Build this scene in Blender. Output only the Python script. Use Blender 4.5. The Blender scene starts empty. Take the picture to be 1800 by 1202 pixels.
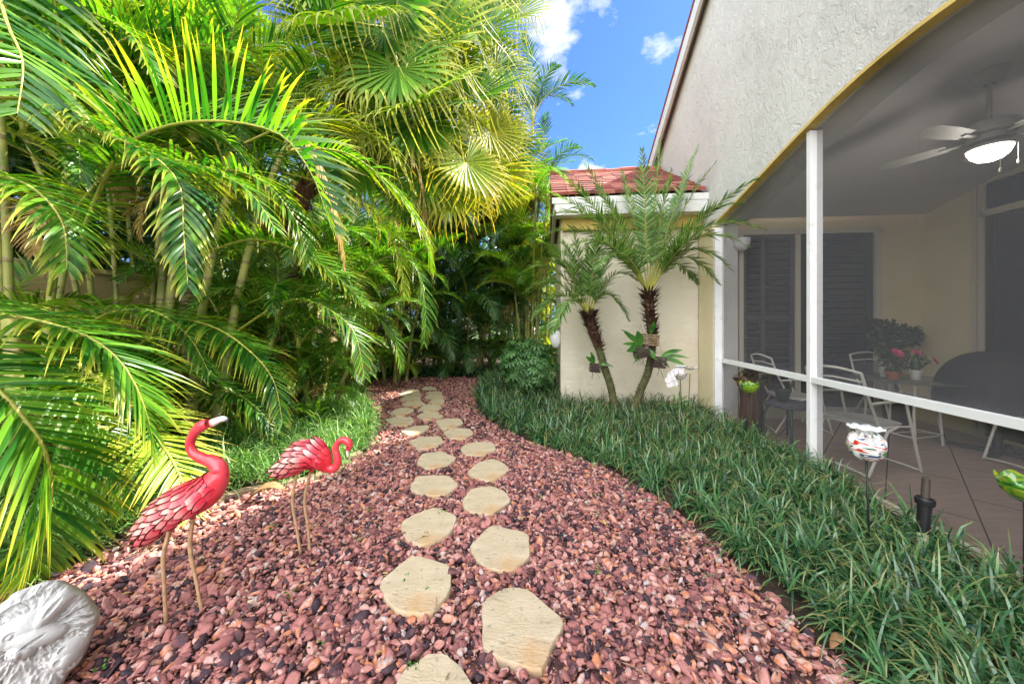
import bpy, math, random
import numpy as np
from mathutils import Vector, Matrix
C = bpy.context.scene.collection
R = math.radians
F = 620.0; HY = 567.0; CX = 900.0; CH = 1.40
# ---------------------------------------------------------------- camera
cam_data = bpy.data.cameras.new('camera'); cam = bpy.data.objects.new('camera', cam_data); C.objects.link(cam)
cam.location = (0, 0, CH); cam.rotation_euler = (R(90), 0, 0)
cam_data.sensor_width = 36; cam_data.lens = F / 1800 * 36
cam_data.shift_y = -(601 - HY) / 1800; cam_data.clip_start = 0.05; cam_data.clip_end = 2000
bpy.context.scene.camera = cam
# ---------------------------------------------------------------- light
SUN_EL, SUN_AZ = 53.0, 64.0            # azimuth clockwise from +Y (the view direction)
sc = bpy.context.scene
w = bpy.data.worlds.new('World'); sc.world = w; w.use_nodes = True
nt = w.node_tree; nt.nodes.clear()
def N(tree, typ, **kw):
    n = tree.nodes.new(typ)
    for k, v in kw.items():
        if k.startswith('i_'):
            key = k[2:]; key = int(key) if key.isdigit() else key.replace('_', ' ')
            n.inputs[key].default_value = v
        else: setattr(n, k, v)
    return n
def ramp(tree, stops, interp='LINEAR'):
    n = tree.nodes.new('ShaderNodeValToRGB'); cr = n.color_ramp; cr.interpolation = interp
    while len(cr.elements) < len(stops): cr.elements.new(0.5)
    for e, (p, c) in zip(cr.elements, stops): e.position = p; e.color = (*c, 1) if len(c) == 3 else c
    return n
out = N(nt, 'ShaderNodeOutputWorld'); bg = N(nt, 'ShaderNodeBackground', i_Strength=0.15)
sky = N(nt, 'ShaderNodeTexSky', sky_type='NISHITA', sun_disc=False, sun_elevation=R(SUN_EL), sun_rotation=R(SUN_AZ))
sky.air_density = 1.0; sky.dust_density = 0.4; sky.ozone_density = 1.5
tc = N(nt, 'ShaderNodeTexCoord'); sep = N(nt, 'ShaderNodeSeparateXYZ'); nt.links.new(tc.outputs['Generated'], sep.inputs[0])
zz = N(nt, 'ShaderNodeMath', operation='ADD', i_1=0.22); nt.links.new(sep.outputs[2], zz.inputs[0])
dv = N(nt, 'ShaderNodeVectorMath', operation='DIVIDE'); cb = N(nt, 'ShaderNodeCombineXYZ')
for i in range(3): nt.links.new(zz.outputs[0], cb.inputs[i])
nt.links.new(tc.outputs['Generated'], dv.inputs[0]); nt.links.new(cb.outputs[0], dv.inputs[1])
mp = N(nt, 'ShaderNodeMapping'); mp.inputs['Location'].default_value = (4.4, 2.5, 0.33); mp.inputs['Scale'].default_value = (1.0, 1.0, 1.0)
nt.links.new(dv.outputs[0], mp.inputs[0])
nz = N(nt, 'ShaderNodeTexNoise', i_Scale=4.6, i_Detail=9.0, i_Roughness=0.56, i_Distortion=0.15); nt.links.new(mp.outputs[0], nz.inputs['Vector'])
# unseen cloud added behind the camera (-Y) for more fill light
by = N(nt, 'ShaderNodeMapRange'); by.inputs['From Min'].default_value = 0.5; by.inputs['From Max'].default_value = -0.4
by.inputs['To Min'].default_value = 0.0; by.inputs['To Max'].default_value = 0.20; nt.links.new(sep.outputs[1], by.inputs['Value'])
ad = N(nt, 'ShaderNodeMath', operation='ADD'); nt.links.new(nz.outputs[0], ad.inputs[0]); nt.links.new(by.outputs[0], ad.inputs[1])
cr = ramp(nt, [(0.535, (0, 0, 0)), (0.67, (1, 1, 1))]); nt.links.new(ad.outputs[0], cr.inputs[0])
tint = N(nt, 'ShaderNodeMix', data_type='RGBA', blend_type='MULTIPLY'); tint.inputs[0].default_value = 1
nt.links.new(sky.outputs[0], tint.inputs[6]); tint.inputs[7].default_value = (0.235, 0.36, 0.64, 1)
mx = N(nt, 'ShaderNodeMix', data_type='RGBA'); nt.links.new(cr.outputs[0], mx.inputs[0]); nt.links.new(tint.outputs[2], mx.inputs[6])
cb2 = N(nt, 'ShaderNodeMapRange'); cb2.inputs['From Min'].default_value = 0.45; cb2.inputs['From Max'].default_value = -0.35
cb2.inputs['To Min'].default_value = 3.3; cb2.inputs['To Max'].default_value = 13.0; nt.links.new(sep.outputs[1], cb2.inputs['Value'])  # clouds out of view behind are brightened to lift the fill light
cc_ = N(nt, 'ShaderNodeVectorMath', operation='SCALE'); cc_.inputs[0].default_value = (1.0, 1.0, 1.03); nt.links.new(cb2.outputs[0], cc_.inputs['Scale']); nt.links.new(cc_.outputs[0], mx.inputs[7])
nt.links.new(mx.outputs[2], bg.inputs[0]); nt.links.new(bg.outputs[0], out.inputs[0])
sun_d = bpy.data.lights.new('sun', 'SUN'); sun_d.energy = 5.0; sun_d.angle = R(0.55); sun_d.color = (1, 0.95, 0.84)
sun = bpy.data.objects.new('sun', sun_d); C.objects.link(sun)
az, el = R(SUN_AZ), R(SUN_EL)
sdir = Vector((math.sin(az) * math.cos(el), math.cos(az) * math.cos(el), math.sin(el)))
sun.rotation_euler = sdir.to_track_quat('Z', 'Y').to_euler()
sc.view_settings.view_transform = 'Standard'; sc.view_settings.look = 'None'; sc.view_settings.gamma = 1
sc.view_settings.exposure = 1.68; sc.view_settings.use_curve_mapping = False
sc.cycles.max_bounces = 7; sc.cycles.diffuse_bounces = 4; sc.cycles.glossy_bounces = 2; sc.cycles.transmission_bounces = 5
sc.cycles.transparent_max_bounces = 8; sc.cycles.caustics_reflective = False; sc.cycles.caustics_refractive = False
sc.cycles.sample_clamp_indirect = 6
# ---------------------------------------------------------------- helpers
def P(px, py, Y): return Vector(((px - CX) / F * Y, Y, CH + (HY - py) / F * Y))
def G(px, py, z=0.0):
    Y = F * (CH - z) / (py - HY); return Vector(((px - CX) / F * Y, Y, z))
def rot2(x, y, a): return (x * math.cos(a) - y * math.sin(a), x * math.sin(a) + y * math.cos(a))
class MB:
    def __init__(s): s.v = []; s.f = []; s.c = []; s.m = []
    def add(s, verts, faces, cols=None, mi=0):
        b = len(s.v); s.v.extend([tuple(p) for p in verts]); s.f.extend([tuple(b + i for i in f) for f in faces])
        if cols is None: cols = [(0.5, 0.5, 0.5)] * len(verts)
        elif len(cols) == 3 and not hasattr(cols[0], '__len__'): cols = [tuple(cols)] * len(verts)
        s.c.extend(cols); s.m.extend([mi] * len(faces)); return s
    def box(s, c, d, rz=0, mi=0, col=None, rot=None):
        vs = []
        for z in (-1, 1):
            for (x, y) in ((-1, -1), (1, -1), (1, 1), (-1, 1)):
                p = Vector((x * d[0] / 2, y * d[1] / 2, z * d[2] / 2))
                if rot is not None: p = rot @ p
                else: p = Vector((*rot2(p.x, p.y, rz), p.z))
                vs.append(p + Vector(c))
        return s.add(vs, [(3, 2, 1, 0), (4, 5, 6, 7), (0, 1, 5, 4), (1, 2, 6, 5), (2, 3, 7, 6), (3, 0, 4, 7)], col, mi)
    def tube(s, pts, r, n=8, mi=0, cols=None, flat=1.0, cap=True):
        pts = [Vector(p) for p in pts]; k = len(pts)
        if not hasattr(r, '__len__'): r = [r] * k
        vs = []; cc = []; ref = None
        for i in range(k):
            t = (pts[min(i + 1, k - 1)] - pts[max(i - 1, 0)])
            t = t.normalized() if t.length > 1e-9 else Vector((0, 0, 1))
            if ref is None: ref = t.cross(Vector((0, 0, 1))); ref = ref.normalized() if ref.length > 0.05 else Vector((1, 0, 0))
            ref = (ref - t * ref.dot(t)).normalized(); b = t.cross(ref)
            for j in range(n):
                a = 2 * math.pi * j / n
                vs.append(pts[i] + ref * math.cos(a) * r[i] * flat + b * math.sin(a) * r[i])
                cc.append(cols[i] if cols else (0.5, i / max(1, k - 1), 0.5))
        fs = [(i * n + j, i * n + (j + 1) % n, (i + 1) * n + (j + 1) % n, (i + 1) * n + j) for i in range(k - 1) for j in range(n)]
        if cap: fs += [tuple(range(n - 1, -1, -1)), tuple((k - 1) * n + j for j in range(n))]
        return s.add(vs, fs, cc, mi)
    def lathe(s, prof, c=(0, 0, 0), n=24, mi=0, wob=None, cols=None):
        vs = []; cc = []; k = len(prof)
        for i, (r, z) in enumerate(prof):
            for j in range(n):
                a = 2 * math.pi * j / n; rr, dz = r, 0
                if wob: rr, dz = wob(i, a, r)
                vs.append((c[0] + rr * math.cos(a), c[1] + rr * math.sin(a), c[2] + z + dz)); cc.append(cols[i] if cols else (0.5, 0.5, 0.5))
        fs = [(i * n + j, i * n + (j + 1) % n, (i + 1) * n + (j + 1) % n, (i + 1) * n + j) for i in range(k - 1) for j in range(n)]
        if prof[0][0] > 1e-4 and cols is None and wob is None: fs.append(tuple(range(n - 1, -1, -1)))
        return s.add(vs, fs, cc, mi)
    def prism(s, poly, z0, z1, mi=0, col=None, side_mi=None):
        n = len(poly); vs = [(p[0], p[1], z0) for p in poly] + [(p[0], p[1], z1) for p in poly]
        return s.add(vs, [tuple(range(n - 1, -1, -1)), tuple(range(n, 2 * n))] + [(i, (i + 1) % n, n + (i + 1) % n, n + i) for i in range(n)], col, mi)
    def strip(s, pts, wvs, ws, cols, mi=0, fold=0.0, nv=None):
        n = len(pts); vs = []; cc = []
        if fold:
            for i in range(n):
                o = nv[i] * (ws[i] * fold)
                vs += [pts[i] - wvs[i] * ws[i] + o, pts[i], pts[i] + wvs[i] * ws[i] + o]; cc += [cols[i]] * 3
            fs = []
            for i in range(n - 1): b = 3 * i; fs += [(b, b + 1, b + 4, b + 3), (b + 1, b + 2, b + 5, b + 4)]
        else:
            for i in range(n): vs += [pts[i] - wvs[i] * ws[i], pts[i] + wvs[i] * ws[i]]; cc += [cols[i]] * 2
            fs = [(2 * i, 2 * i + 1, 2 * i + 3, 2 * i + 2) for i in range(n - 1)]
        return s.add(vs, fs, cc, mi)
    def build(s, name, mats, parent=None, smooth=False, ang=None):
        me = bpy.data.meshes.new(name); me.from_pydata(s.v, [], s.f)
        if not isinstance(mats, (list, tuple)): mats = [mats]
        for m in mats: me.materials.append(m)
        if any(s.m): me.polygons.foreach_set('material_index', s.m)
        at = me.attributes.new('lc', 'FLOAT_COLOR', 'POINT'); a = np.ones((len(s.v), 4), np.float32); a[:, :3] = np.array(s.c, np.float32)
        at.data.foreach_set('color', a.ravel())
        if smooth: me.polygons.foreach_set('use_smooth', [True] * len(me.polygons))
        me.update()
        if smooth and ang: me.set_sharp_from_angle(angle=R(ang))
        o = bpy.data.objects.new(name, me); C.objects.link(o); o.parent = parent; return o
def np_obj(name, V, Fq, cols, m, smooth=False, parent=None):
    me = bpy.data.meshes.new(name); k = Fq.shape[1]
    me.vertices.add(len(V)); me.vertices.foreach_set('co', V.astype(np.float32).ravel())
    me.loops.add(Fq.size); me.loops.foreach_set('vertex_index', Fq.astype(np.int32).ravel())
    me.polygons.add(len(Fq)); me.polygons.foreach_set('loop_start', np.arange(0, Fq.size, k, dtype=np.int32))
    me.polygons.foreach_set('loop_total', np.full(len(Fq), k, np.int32))
    if smooth: me.polygons.foreach_set('use_smooth', np.ones(len(Fq), bool))
    me.update(calc_edges=True); me.materials.append(m)
    at = me.attributes.new('lc', 'FLOAT_COLOR', 'POINT'); a = np.ones((len(V), 4), np.float32); a[:, :3] = cols; at.data.foreach_set('color', a.ravel())
    o = bpy.data.objects.new(name, me); C.objects.link(o); o.parent = parent; return o
def tag(o, label=None, cat=None, group=None, kind=None):
    if label: o['label'] = label
    if cat: o['category'] = cat
    if group: o['group'] = group
    if kind: o['kind'] = kind
    return o
def empty(name, loc=(0, 0, 0), rz=0, label=None, cat=None, group=None):
    o = bpy.data.objects.new(name, None); C.objects.link(o); o.location = loc; o.rotation_euler = (0, 0, rz); o.empty_display_size = 0.1
    return tag(o, label, cat, group)
def copy_tree(o, parent=None):
    c = o.copy(); C.objects.link(c); c.parent = parent
    for ch in [x for x in o.children]: copy_tree(ch, c)
    return c
# ---------------------------------------------------------------- materials
def mat(name, col, rough=0.6, var=0.0, vs=6.0, bump=0.0, bs=30.0, bd=0.01, metal=0.0, spec=0.5, stretch=None, col2=None, distort=0.0, trans=0.0, alpha=1.0, detail=6.0, coat=0.0):
    m = bpy.data.materials.new(name); m.use_nodes = True; t = m.node_tree; b = t.nodes['Principled BSDF']
    b.inputs['Base Color'].default_value = (*col, 1); b.inputs['Roughness'].default_value = rough; b.inputs['Metallic'].default_value = metal
    b.inputs['Specular IOR Level'].default_value = spec; b.inputs['Transmission Weight'].default_value = trans; b.inputs['Alpha'].default_value = alpha
    b.inputs['Coat Weight'].default_value = coat
    tc = N(t, 'ShaderNodeTexCoord'); mp = N(t, 'ShaderNodeMapping'); t.links.new(tc.outputs['Object'], mp.inputs[0])
    if stretch: mp.inputs['Scale'].default_value = stretch
    if var or col2:
        n = N(t, 'ShaderNodeTexNoise', i_Scale=vs, i_Detail=detail, i_Roughness=0.6, i_Distortion=distort); t.links.new(mp.outputs[0], n.inputs['Vector'])
        c2 = col2 or tuple(min(1, c * (1 + var)) for c in col); c1 = col if col2 else tuple(c * (1 - var) for c in col)
        r = ramp(t, [(0.3, c1), (0.7, c2)]); t.links.new(n.outputs[0], r.inputs[0]); t.links.new(r.outputs[0], b.inputs['Base Color'])
    if bump:
        n2 = N(t, 'ShaderNodeTexNoise', i_Scale=bs, i_Detail=5.0, i_Roughness=0.6, i_Distortion=distort); t.links.new(mp.outputs[0], n2.inputs['Vector'])
        bp = N(t, 'ShaderNodeBump', i_Strength=bump, i_Distance=bd); t.links.new(n2.outputs[0], bp.inputs['Height']); t.links.new(bp.outputs[0], b.inputs['Normal'])
    return m
def attr_mat(name, stops, chan=0, rough=0.7, bump=0.0, bs=60, spec=0.4, noise=0.0, nscale=12):
    """colour from the mesh attribute lc (own colour of each piece)"""
    m = bpy.data.materials.new(name); m.use_nodes = True; t = m.node_tree; b = t.nodes['Principled BSDF']
    a = N(t, 'ShaderNodeAttribute', attribute_name='lc'); s = N(t, 'ShaderNodeSeparateColor'); t.links.new(a.outputs['Color'], s.inputs[0])
    src = s.outputs[chan]
    tc = N(t, 'ShaderNodeTexCoord')
    if noise:
        n = N(t, 'ShaderNodeTexNoise', i_Scale=nscale, i_Detail=4.0); t.links.new(tc.outputs['Object'], n.inputs['Vector'])
        mm = N(t, 'ShaderNodeMath', operation='MULTIPLY_ADD', i_1=noise, i_2=-noise / 2); t.links.new(n.outputs[0], mm.inputs[0])
        ad = N(t, 'ShaderNodeMath', operation='ADD'); t.links.new(mm.outputs[0], ad.inputs[0]); t.links.new(src, ad.inputs[1]); src = ad.outputs[0]
    r = ramp(t, stops); t.links.new(src, r.inputs[0]); t.links.new(r.outputs[0], b.inputs['Base Color'])
    b.inputs['Roughness'].default_value = rough; b.inputs['Specular IOR Level'].default_value = spec
    if bump:
        n2 = N(t, 'ShaderNodeTexNoise', i_Scale=bs, i_Detail=4.0); t.links.new(tc.outputs['Object'], n2.inputs['Vector'])
        bp = N(t, 'ShaderNodeBump', i_Strength=bump, i_Distance=0.004); t.links.new(n2.outputs[0], bp.inputs['Height']); t.links.new(bp.outputs[0], b.inputs['Normal'])
    return m
def leaf_mat(name, dark, light, tip, tcol, trans=0.4, rough=0.38, tipstart=0.72, spec=0.5, yellow=None, yamt=0.0, ovar=0.35):
    """lc: r random per leaflet, g 0..1 along the leaflet, b 0..1 along the frond"""
    m = bpy.data.materials.new(name); m.use_nodes = True; t = m.node_tree; b = t.nodes['Principled BSDF']; o = t.nodes['Material Output']
    a = N(t, 'ShaderNodeAttribute', attribute_name='lc'); s = N(t, 'ShaderNodeSeparateColor'); t.links.new(a.outputs['Color'], s.inputs[0])
    oi = N(t, 'ShaderNodeObjectInfo')
    mr = N(t, 'ShaderNodeMath', operation='MULTIPLY_ADD', i_1=ovar, i_2=-ovar / 2); t.links.new(oi.outputs['Random'], mr.inputs[0])
    rr = N(t, 'ShaderNodeMath', operation='ADD'); t.links.new(mr.outputs[0], rr.inputs[0]); t.links.new(s.outputs[0], rr.inputs[1])
    base = ramp(t, [(0.1, dark), (0.9, light)]); t.links.new(rr.outputs[0], base.inputs[0])
    # yellowing toward tips, stronger for some leaflets
    tp = N(t, 'ShaderNodeMath', operation='MULTIPLY_ADD', i_1=0.25); t.links.new(s.outputs[0], tp.inputs[0]); t.links.new(s.outputs[1], tp.inputs[2])
    sm = N(t, 'ShaderNodeMapRange'); sm.inputs['From Min'].default_value = tipstart; sm.inputs['From Max'].default_value = 1.22
    t.links.new(tp.outputs[0], sm.inputs['Value'])
    mx = N(t, 'ShaderNodeMix', data_type='RGBA'); t.links.new(sm.outputs[0], mx.inputs[0]); t.links.new(base.outputs[0], mx.inputs[6]); mx.inputs[7].default_value = (*tip, 1)
    col = mx.outputs[2]
    if yellow:
        gt = N(t, 'ShaderNodeMapRange'); gt.inputs['From Min'].default_value = 1 - yamt; gt.inputs['From Max'].default_value = 1 - yamt + 0.25
        t.links.new(oi.outputs['Random'], gt.inputs['Value'])
        my = N(t, 'ShaderNodeMix', data_type='RGBA'); t.links.new(gt.outputs[0], my.inputs[0]); t.links.new(col, my.inputs[6]); my.inputs[7].default_value = (*yellow, 1); col = my.outputs[2]
    t.links.new(col, b.inputs['Base Color']); b.inputs['Roughness'].default_value = rough; b.inputs['Specular IOR Level'].default_value = spec
    tr = N(t, 'ShaderNodeBsdfTranslucent'); tm = N(t, 'ShaderNodeMix', data_type='RGBA', blend_type='MULTIPLY'); tm.inputs[0].default_value = 1
    t.links.new(col, tm.inputs[6]); tm.inputs[7].default_value = (*tcol, 1); t.links.new(tm.outputs[2], tr.inputs[0])
    ms = N(t, 'ShaderNodeMixShader'); ms.inputs[0].default_value = trans
    t.links.new(b.outputs[0], ms.inputs[1]); t.links.new(tr.outputs[0], ms.inputs[2]); t.links.new(ms.outputs[0], o.inputs[0])
    return m
M = {}
def stucco(name, col, col2, bs=(7, 34), strength=0.45, dist=0.01, stretch=(1, 1, 1), di=1.0):
    m = mat(name, col, rough=0.9, spec=0.15, var=0.0, col2=col2, vs=1.3, detail=8)
    t = m.node_tree; b = t.nodes['Principled BSDF']; tc = N(t, 'ShaderNodeTexCoord'); mp = N(t, 'ShaderNodeMapping'); mp.inputs['Scale'].default_value = stretch
    t.links.new(tc.outputs['Object'], mp.inputs[0])
    n1 = N(t, 'ShaderNodeTexNoise', i_Scale=bs[0], i_Detail=7.0, i_Roughness=0.66, i_Distortion=di); t.links.new(mp.outputs[0], n1.inputs['Vector'])
    r1 = ramp(t, [(0.38, (0, 0, 0)), (0.5, (1, 1, 1)), (0.62, (0.45, 0.45, 0.45))]); t.links.new(n1.outputs[0], r1.inputs[0])
    n2 = N(t, 'ShaderNodeTexNoise', i_Scale=bs[1], i_Detail=4.0); t.links.new(mp.outputs[0], n2.inputs['Vector'])
    ad = N(t, 'ShaderNodeMath', operation='MULTIPLY_ADD', i_1=0.5); t.links.new(n2.outputs[0], ad.inputs[0]); t.links.new(r1.outputs[0], ad.inputs[2])
    bp = N(t, 'ShaderNodeBump', i_Strength=strength, i_Distance=dist); t.links.new(ad.outputs[0], bp.inputs['Height']); t.links.new(bp.outputs[0], b.inputs['Normal'])
    return m
M['stucco_grey'] = stucco('grey_white_stucco', (0.58, 0.56, 0.525), (0.67, 0.65, 0.61), bs=(8, 50), strength=0.55, dist=0.012, stretch=(1, 1, 0.8), di=0.7)
M['stucco_cream'] = stucco('cream_stucco', (0.78, 0.70, 0.54), (0.84, 0.77, 0.62), bs=(9, 40), strength=0.6, dist=0.012, stretch=(0.6, 0.6, 1.6))
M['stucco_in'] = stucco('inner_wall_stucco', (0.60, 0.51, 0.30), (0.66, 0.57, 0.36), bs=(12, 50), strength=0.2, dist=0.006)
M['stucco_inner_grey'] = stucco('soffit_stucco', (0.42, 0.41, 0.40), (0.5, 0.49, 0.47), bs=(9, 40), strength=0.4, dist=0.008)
M['ceil'] = mat('ceiling_paint', (0.60, 0.575, 0.58), 0.9, var=0.05, vs=2, bump=0.15, bs=60, bd=0.004)
M['ochre'] = mat('ochre_band', (0.62, 0.44, 0.13), 0.8, var=0.2, vs=7, bump=0.3, bs=40, bd=0.006)
M['stucco_tan'] = stucco('tan_boundary_stucco', (0.50, 0.36, 0.18), (0.60, 0.45, 0.25), bs=(8, 40), strength=0.3)
M['white'] = mat('white_aluminium', (0.80, 0.80, 0.79), 0.42, var=0.03, vs=5)
M['whitefascia'] = mat('weathered_white_board', (0.70, 0.69, 0.66), 0.6, var=0.1, vs=3, bump=0.1, bs=20, bd=0.003)
M['brownboard'] = mat('brown_board', (0.26, 0.17, 0.12), 0.7, var=0.2, vs=5)
M['darkglass'] = mat('dark_glass', (0.012, 0.014, 0.024), 0.09, spec=0.5)
M['shutter'] = mat('grey_shutter_paint', (0.055, 0.055, 0.065), 0.5)
M['frame'] = mat('cream_metal_frame', (0.50, 0.46, 0.36), 0.5)
M['chair'] = mat('cream_powder_coat', (0.62, 0.59, 0.52), 0.4)
M['black'] = mat('black_metal', (0.015, 0.015, 0.018), 0.4)
M['cover'] = mat('black_cover_cloth', (0.010, 0.010, 0.016), 0.75, bump=0.3, bs=14, bd=0.01)
M['patina'] = mat('dark_green_metal', (0.03, 0.05, 0.045), 0.45)
# screen cloth
m = bpy.data.materials.new('insect_screen_cloth'); m.use_nodes = True; t = m.node_tree; b = t.nodes['Principled BSDF']; o = t.nodes['Material Output']
b.inputs['Base Color'].default_value = (0.15, 0.148, 0.16, 1); b.inputs['Roughness'].default_value = 0.7
tr = N(t, 'ShaderNodeBsdfTransparent'); ms = N(t, 'ShaderNodeMixShader')
tcx = N(t, 'ShaderNodeTexCoord'); nz2 = N(t, 'ShaderNodeTexNoise', i_Scale=420.0, i_Detail=1.0); t.links.new(tcx.outputs['Object'], nz2.inputs['Vector'])
mrr = N(t, 'ShaderNodeMapRange'); mrr.inputs['From Min'].default_value = 0.3; mrr.inputs['From Max'].default_value = 0.7
mrr.inputs['To Min'].default_value = 0.28; mrr.inputs['To Max'].default_value = 0.46; t.links.new(nz2.outputs[0], mrr.inputs['Value']); t.links.new(mrr.outputs[0], ms.inputs[0])
t.links.new(tr.outputs[0], ms.inputs[1]); t.links.new(b.outputs[0], ms.inputs[2]); t.links.new(ms.outputs[0], o.inputs[0]); M['screen'] = m
# lava rock, soil, flagstone, patio tiles
def add_patches(m, col, scale, lo, hi):
    t = m.node_tree; b = t.nodes['Principled BSDF']; src = b.inputs['Base Color'].links[0].from_socket
    tc = N(t, 'ShaderNodeTexCoord'); n = N(t, 'ShaderNodeTexNoise', i_Scale=scale, i_Detail=5.0); t.links.new(tc.outputs['Object'], n.inputs['Vector'])
    mr = N(t, 'ShaderNodeMapRange'); mr.inputs['From Min'].default_value = lo; mr.inputs['From Max'].default_value = hi; t.links.new(n.outputs[0], mr.inputs['Value'])
    mx = N(t, 'ShaderNodeMix', data_type='RGBA'); t.links.new(mr.outputs[0], mx.inputs[0]); t.links.new(src, mx.inputs[6]); mx.inputs[7].default_value = (*col, 1)
    t.links.new(mx.outputs[2], b.inputs['Base Color'])
M['lava'] = attr_mat('lava_rock', [(0.0, (0.045, 0.035, 0.045)), (0.10, (0.09, 0.055, 0.065)), (0.22, (0.20, 0.088, 0.086)), (0.46, (0.36, 0.148, 0.135)), (0.66, (0.47, 0.215, 0.185)), (0.80, (0.58, 0.35, 0.31)), (0.90, (0.50, 0.18, 0.08)), (1.0, (0.50, 0.42, 0.41))],
                     rough=0.95, bump=1.0, bs=110, spec=0.08, noise=0.34, nscale=45)
M['soil'] = mat('dark_soil', (0.055, 0.035, 0.022), 0.95, var=0.5, vs=12, bump=0.6, bs=50, bd=0.02)
M['gravelbase'] = mat('crushed_lava_base', (0.12, 0.055, 0.05), 0.95, var=0.5, vs=50, bump=0.8, bs=60, bd=0.02)
M['flag'] = mat('tan_flagstone', (0.46, 0.365, 0.24), 0.9, var=0.0, col2=(0.60, 0.495, 0.35), vs=5, bump=0.7, bs=38, bd=0.009, distort=0.4, stretch=(1, 2.0, 1), detail=12, spec=.2)
add_patches(M['flag'], (0.52, 0.32, 0.16), 2.6, 0.55, 0.70); add_patches(M['flag'], (0.30, 0.26, 0.19), 38.0, 0.60, 0.74)
add_patches(M['stucco_cream'], (0.66, 0.57, 0.42), 1.1, 0.52, 0.85); add_patches(M['stucco_grey'], (0.50, 0.49, 0.46), 1.6, 0.52, 0.85)
add_patches(M['white'], (0.60, 0.58, 0.53), 9.0, 0.60, 0.80); add_patches(M['whitefascia'], (0.45, 0.42, 0.36), 6.0, 0.58, 0.80)
M['edging'] = mat('brown_edging', (0.24, 0.17, 0.11), 0.9, var=0.3, vs=8, bump=0.4, bs=40, bd=0.006)
M['tile'] = mat('wood_look_tile', (0.31, 0.205, 0.165), 0.45, var=0.0, col2=(0.42, 0.295, 0.24), vs=3, stretch=(1, 7, 1), detail=8)
M['roof'] = attr_mat('red_roof_tile', [(0.0, (0.11, 0.028, 0.02)), (0.6, (0.25, 0.055, 0.036)), (1.0, (0.38, 0.14, 0.095))], rough=0.75, noise=0.5, nscale=7, bump=0.3, bs=60)
# ---------------------------------------------------------------- ground
def sheet(name, poly, z, m, kind='structure', label=None):
    mb = MB(); mb.add([(p[0], p[1], z) for p in poly], [tuple(range(len(poly)))]); o = mb.build(name, m); o['kind'] = kind; return o
sheet('ground', [(-400, -400), (400, -400), (400, 400), (-400, 400)], -0.03, M['soil'])
EDGE_L = [(-60, 1085), (0, 1045), (100, 1010), (230, 948), (330, 905), (430, 872), (560, 843), (640, 800), (663, 762), (668, 735), (652, 712), (640, 695), (640, 678), (655, 667), (700, 664)]
EDGE_R = [(850, 664), (838, 690), (838, 715), (855, 740), (930, 777), (1060, 822), (1170, 885), (1262, 962), (1330, 1030), (1400, 1090), (1490, 1180), (1560, 1270)]
gl = [G(*p) for p in EDGE_L]; gr = [G(*p) for p in EDGE_R]
path_poly = [Vector((-2.2, 0.5, 0)), Vector((-1.75, 1.1, 0))] + gl[0:1] + gl[1:] + gr + [Vector((1.45, 0.5, 0))]
path_poly = [Vector((-2.6, 0.4, 0)), Vector((-2.7, 1.3, 0))] + gl + gr + [Vector((1.25, 0.4, 0))]
sheet('gravel_bed', [(p.x, p.y) for p in path_poly], -0.012, M['gravelbase'])
def inside(poly, X, Y):
    res = np.zeros(len(X), bool); n = len(poly)
    for i in range(n):
        x0, y0 = poly[i][0], poly[i][1]; x1, y1 = poly[(i + 1) % n][0], poly[(i + 1) % n][1]
        if y0 == y1: continue
        c = ((y0 > Y) != (y1 > Y)) & (X < (x1 - x0) * (Y - y0) / (y1 - y0) + x0); res ^= c
    return res
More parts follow.
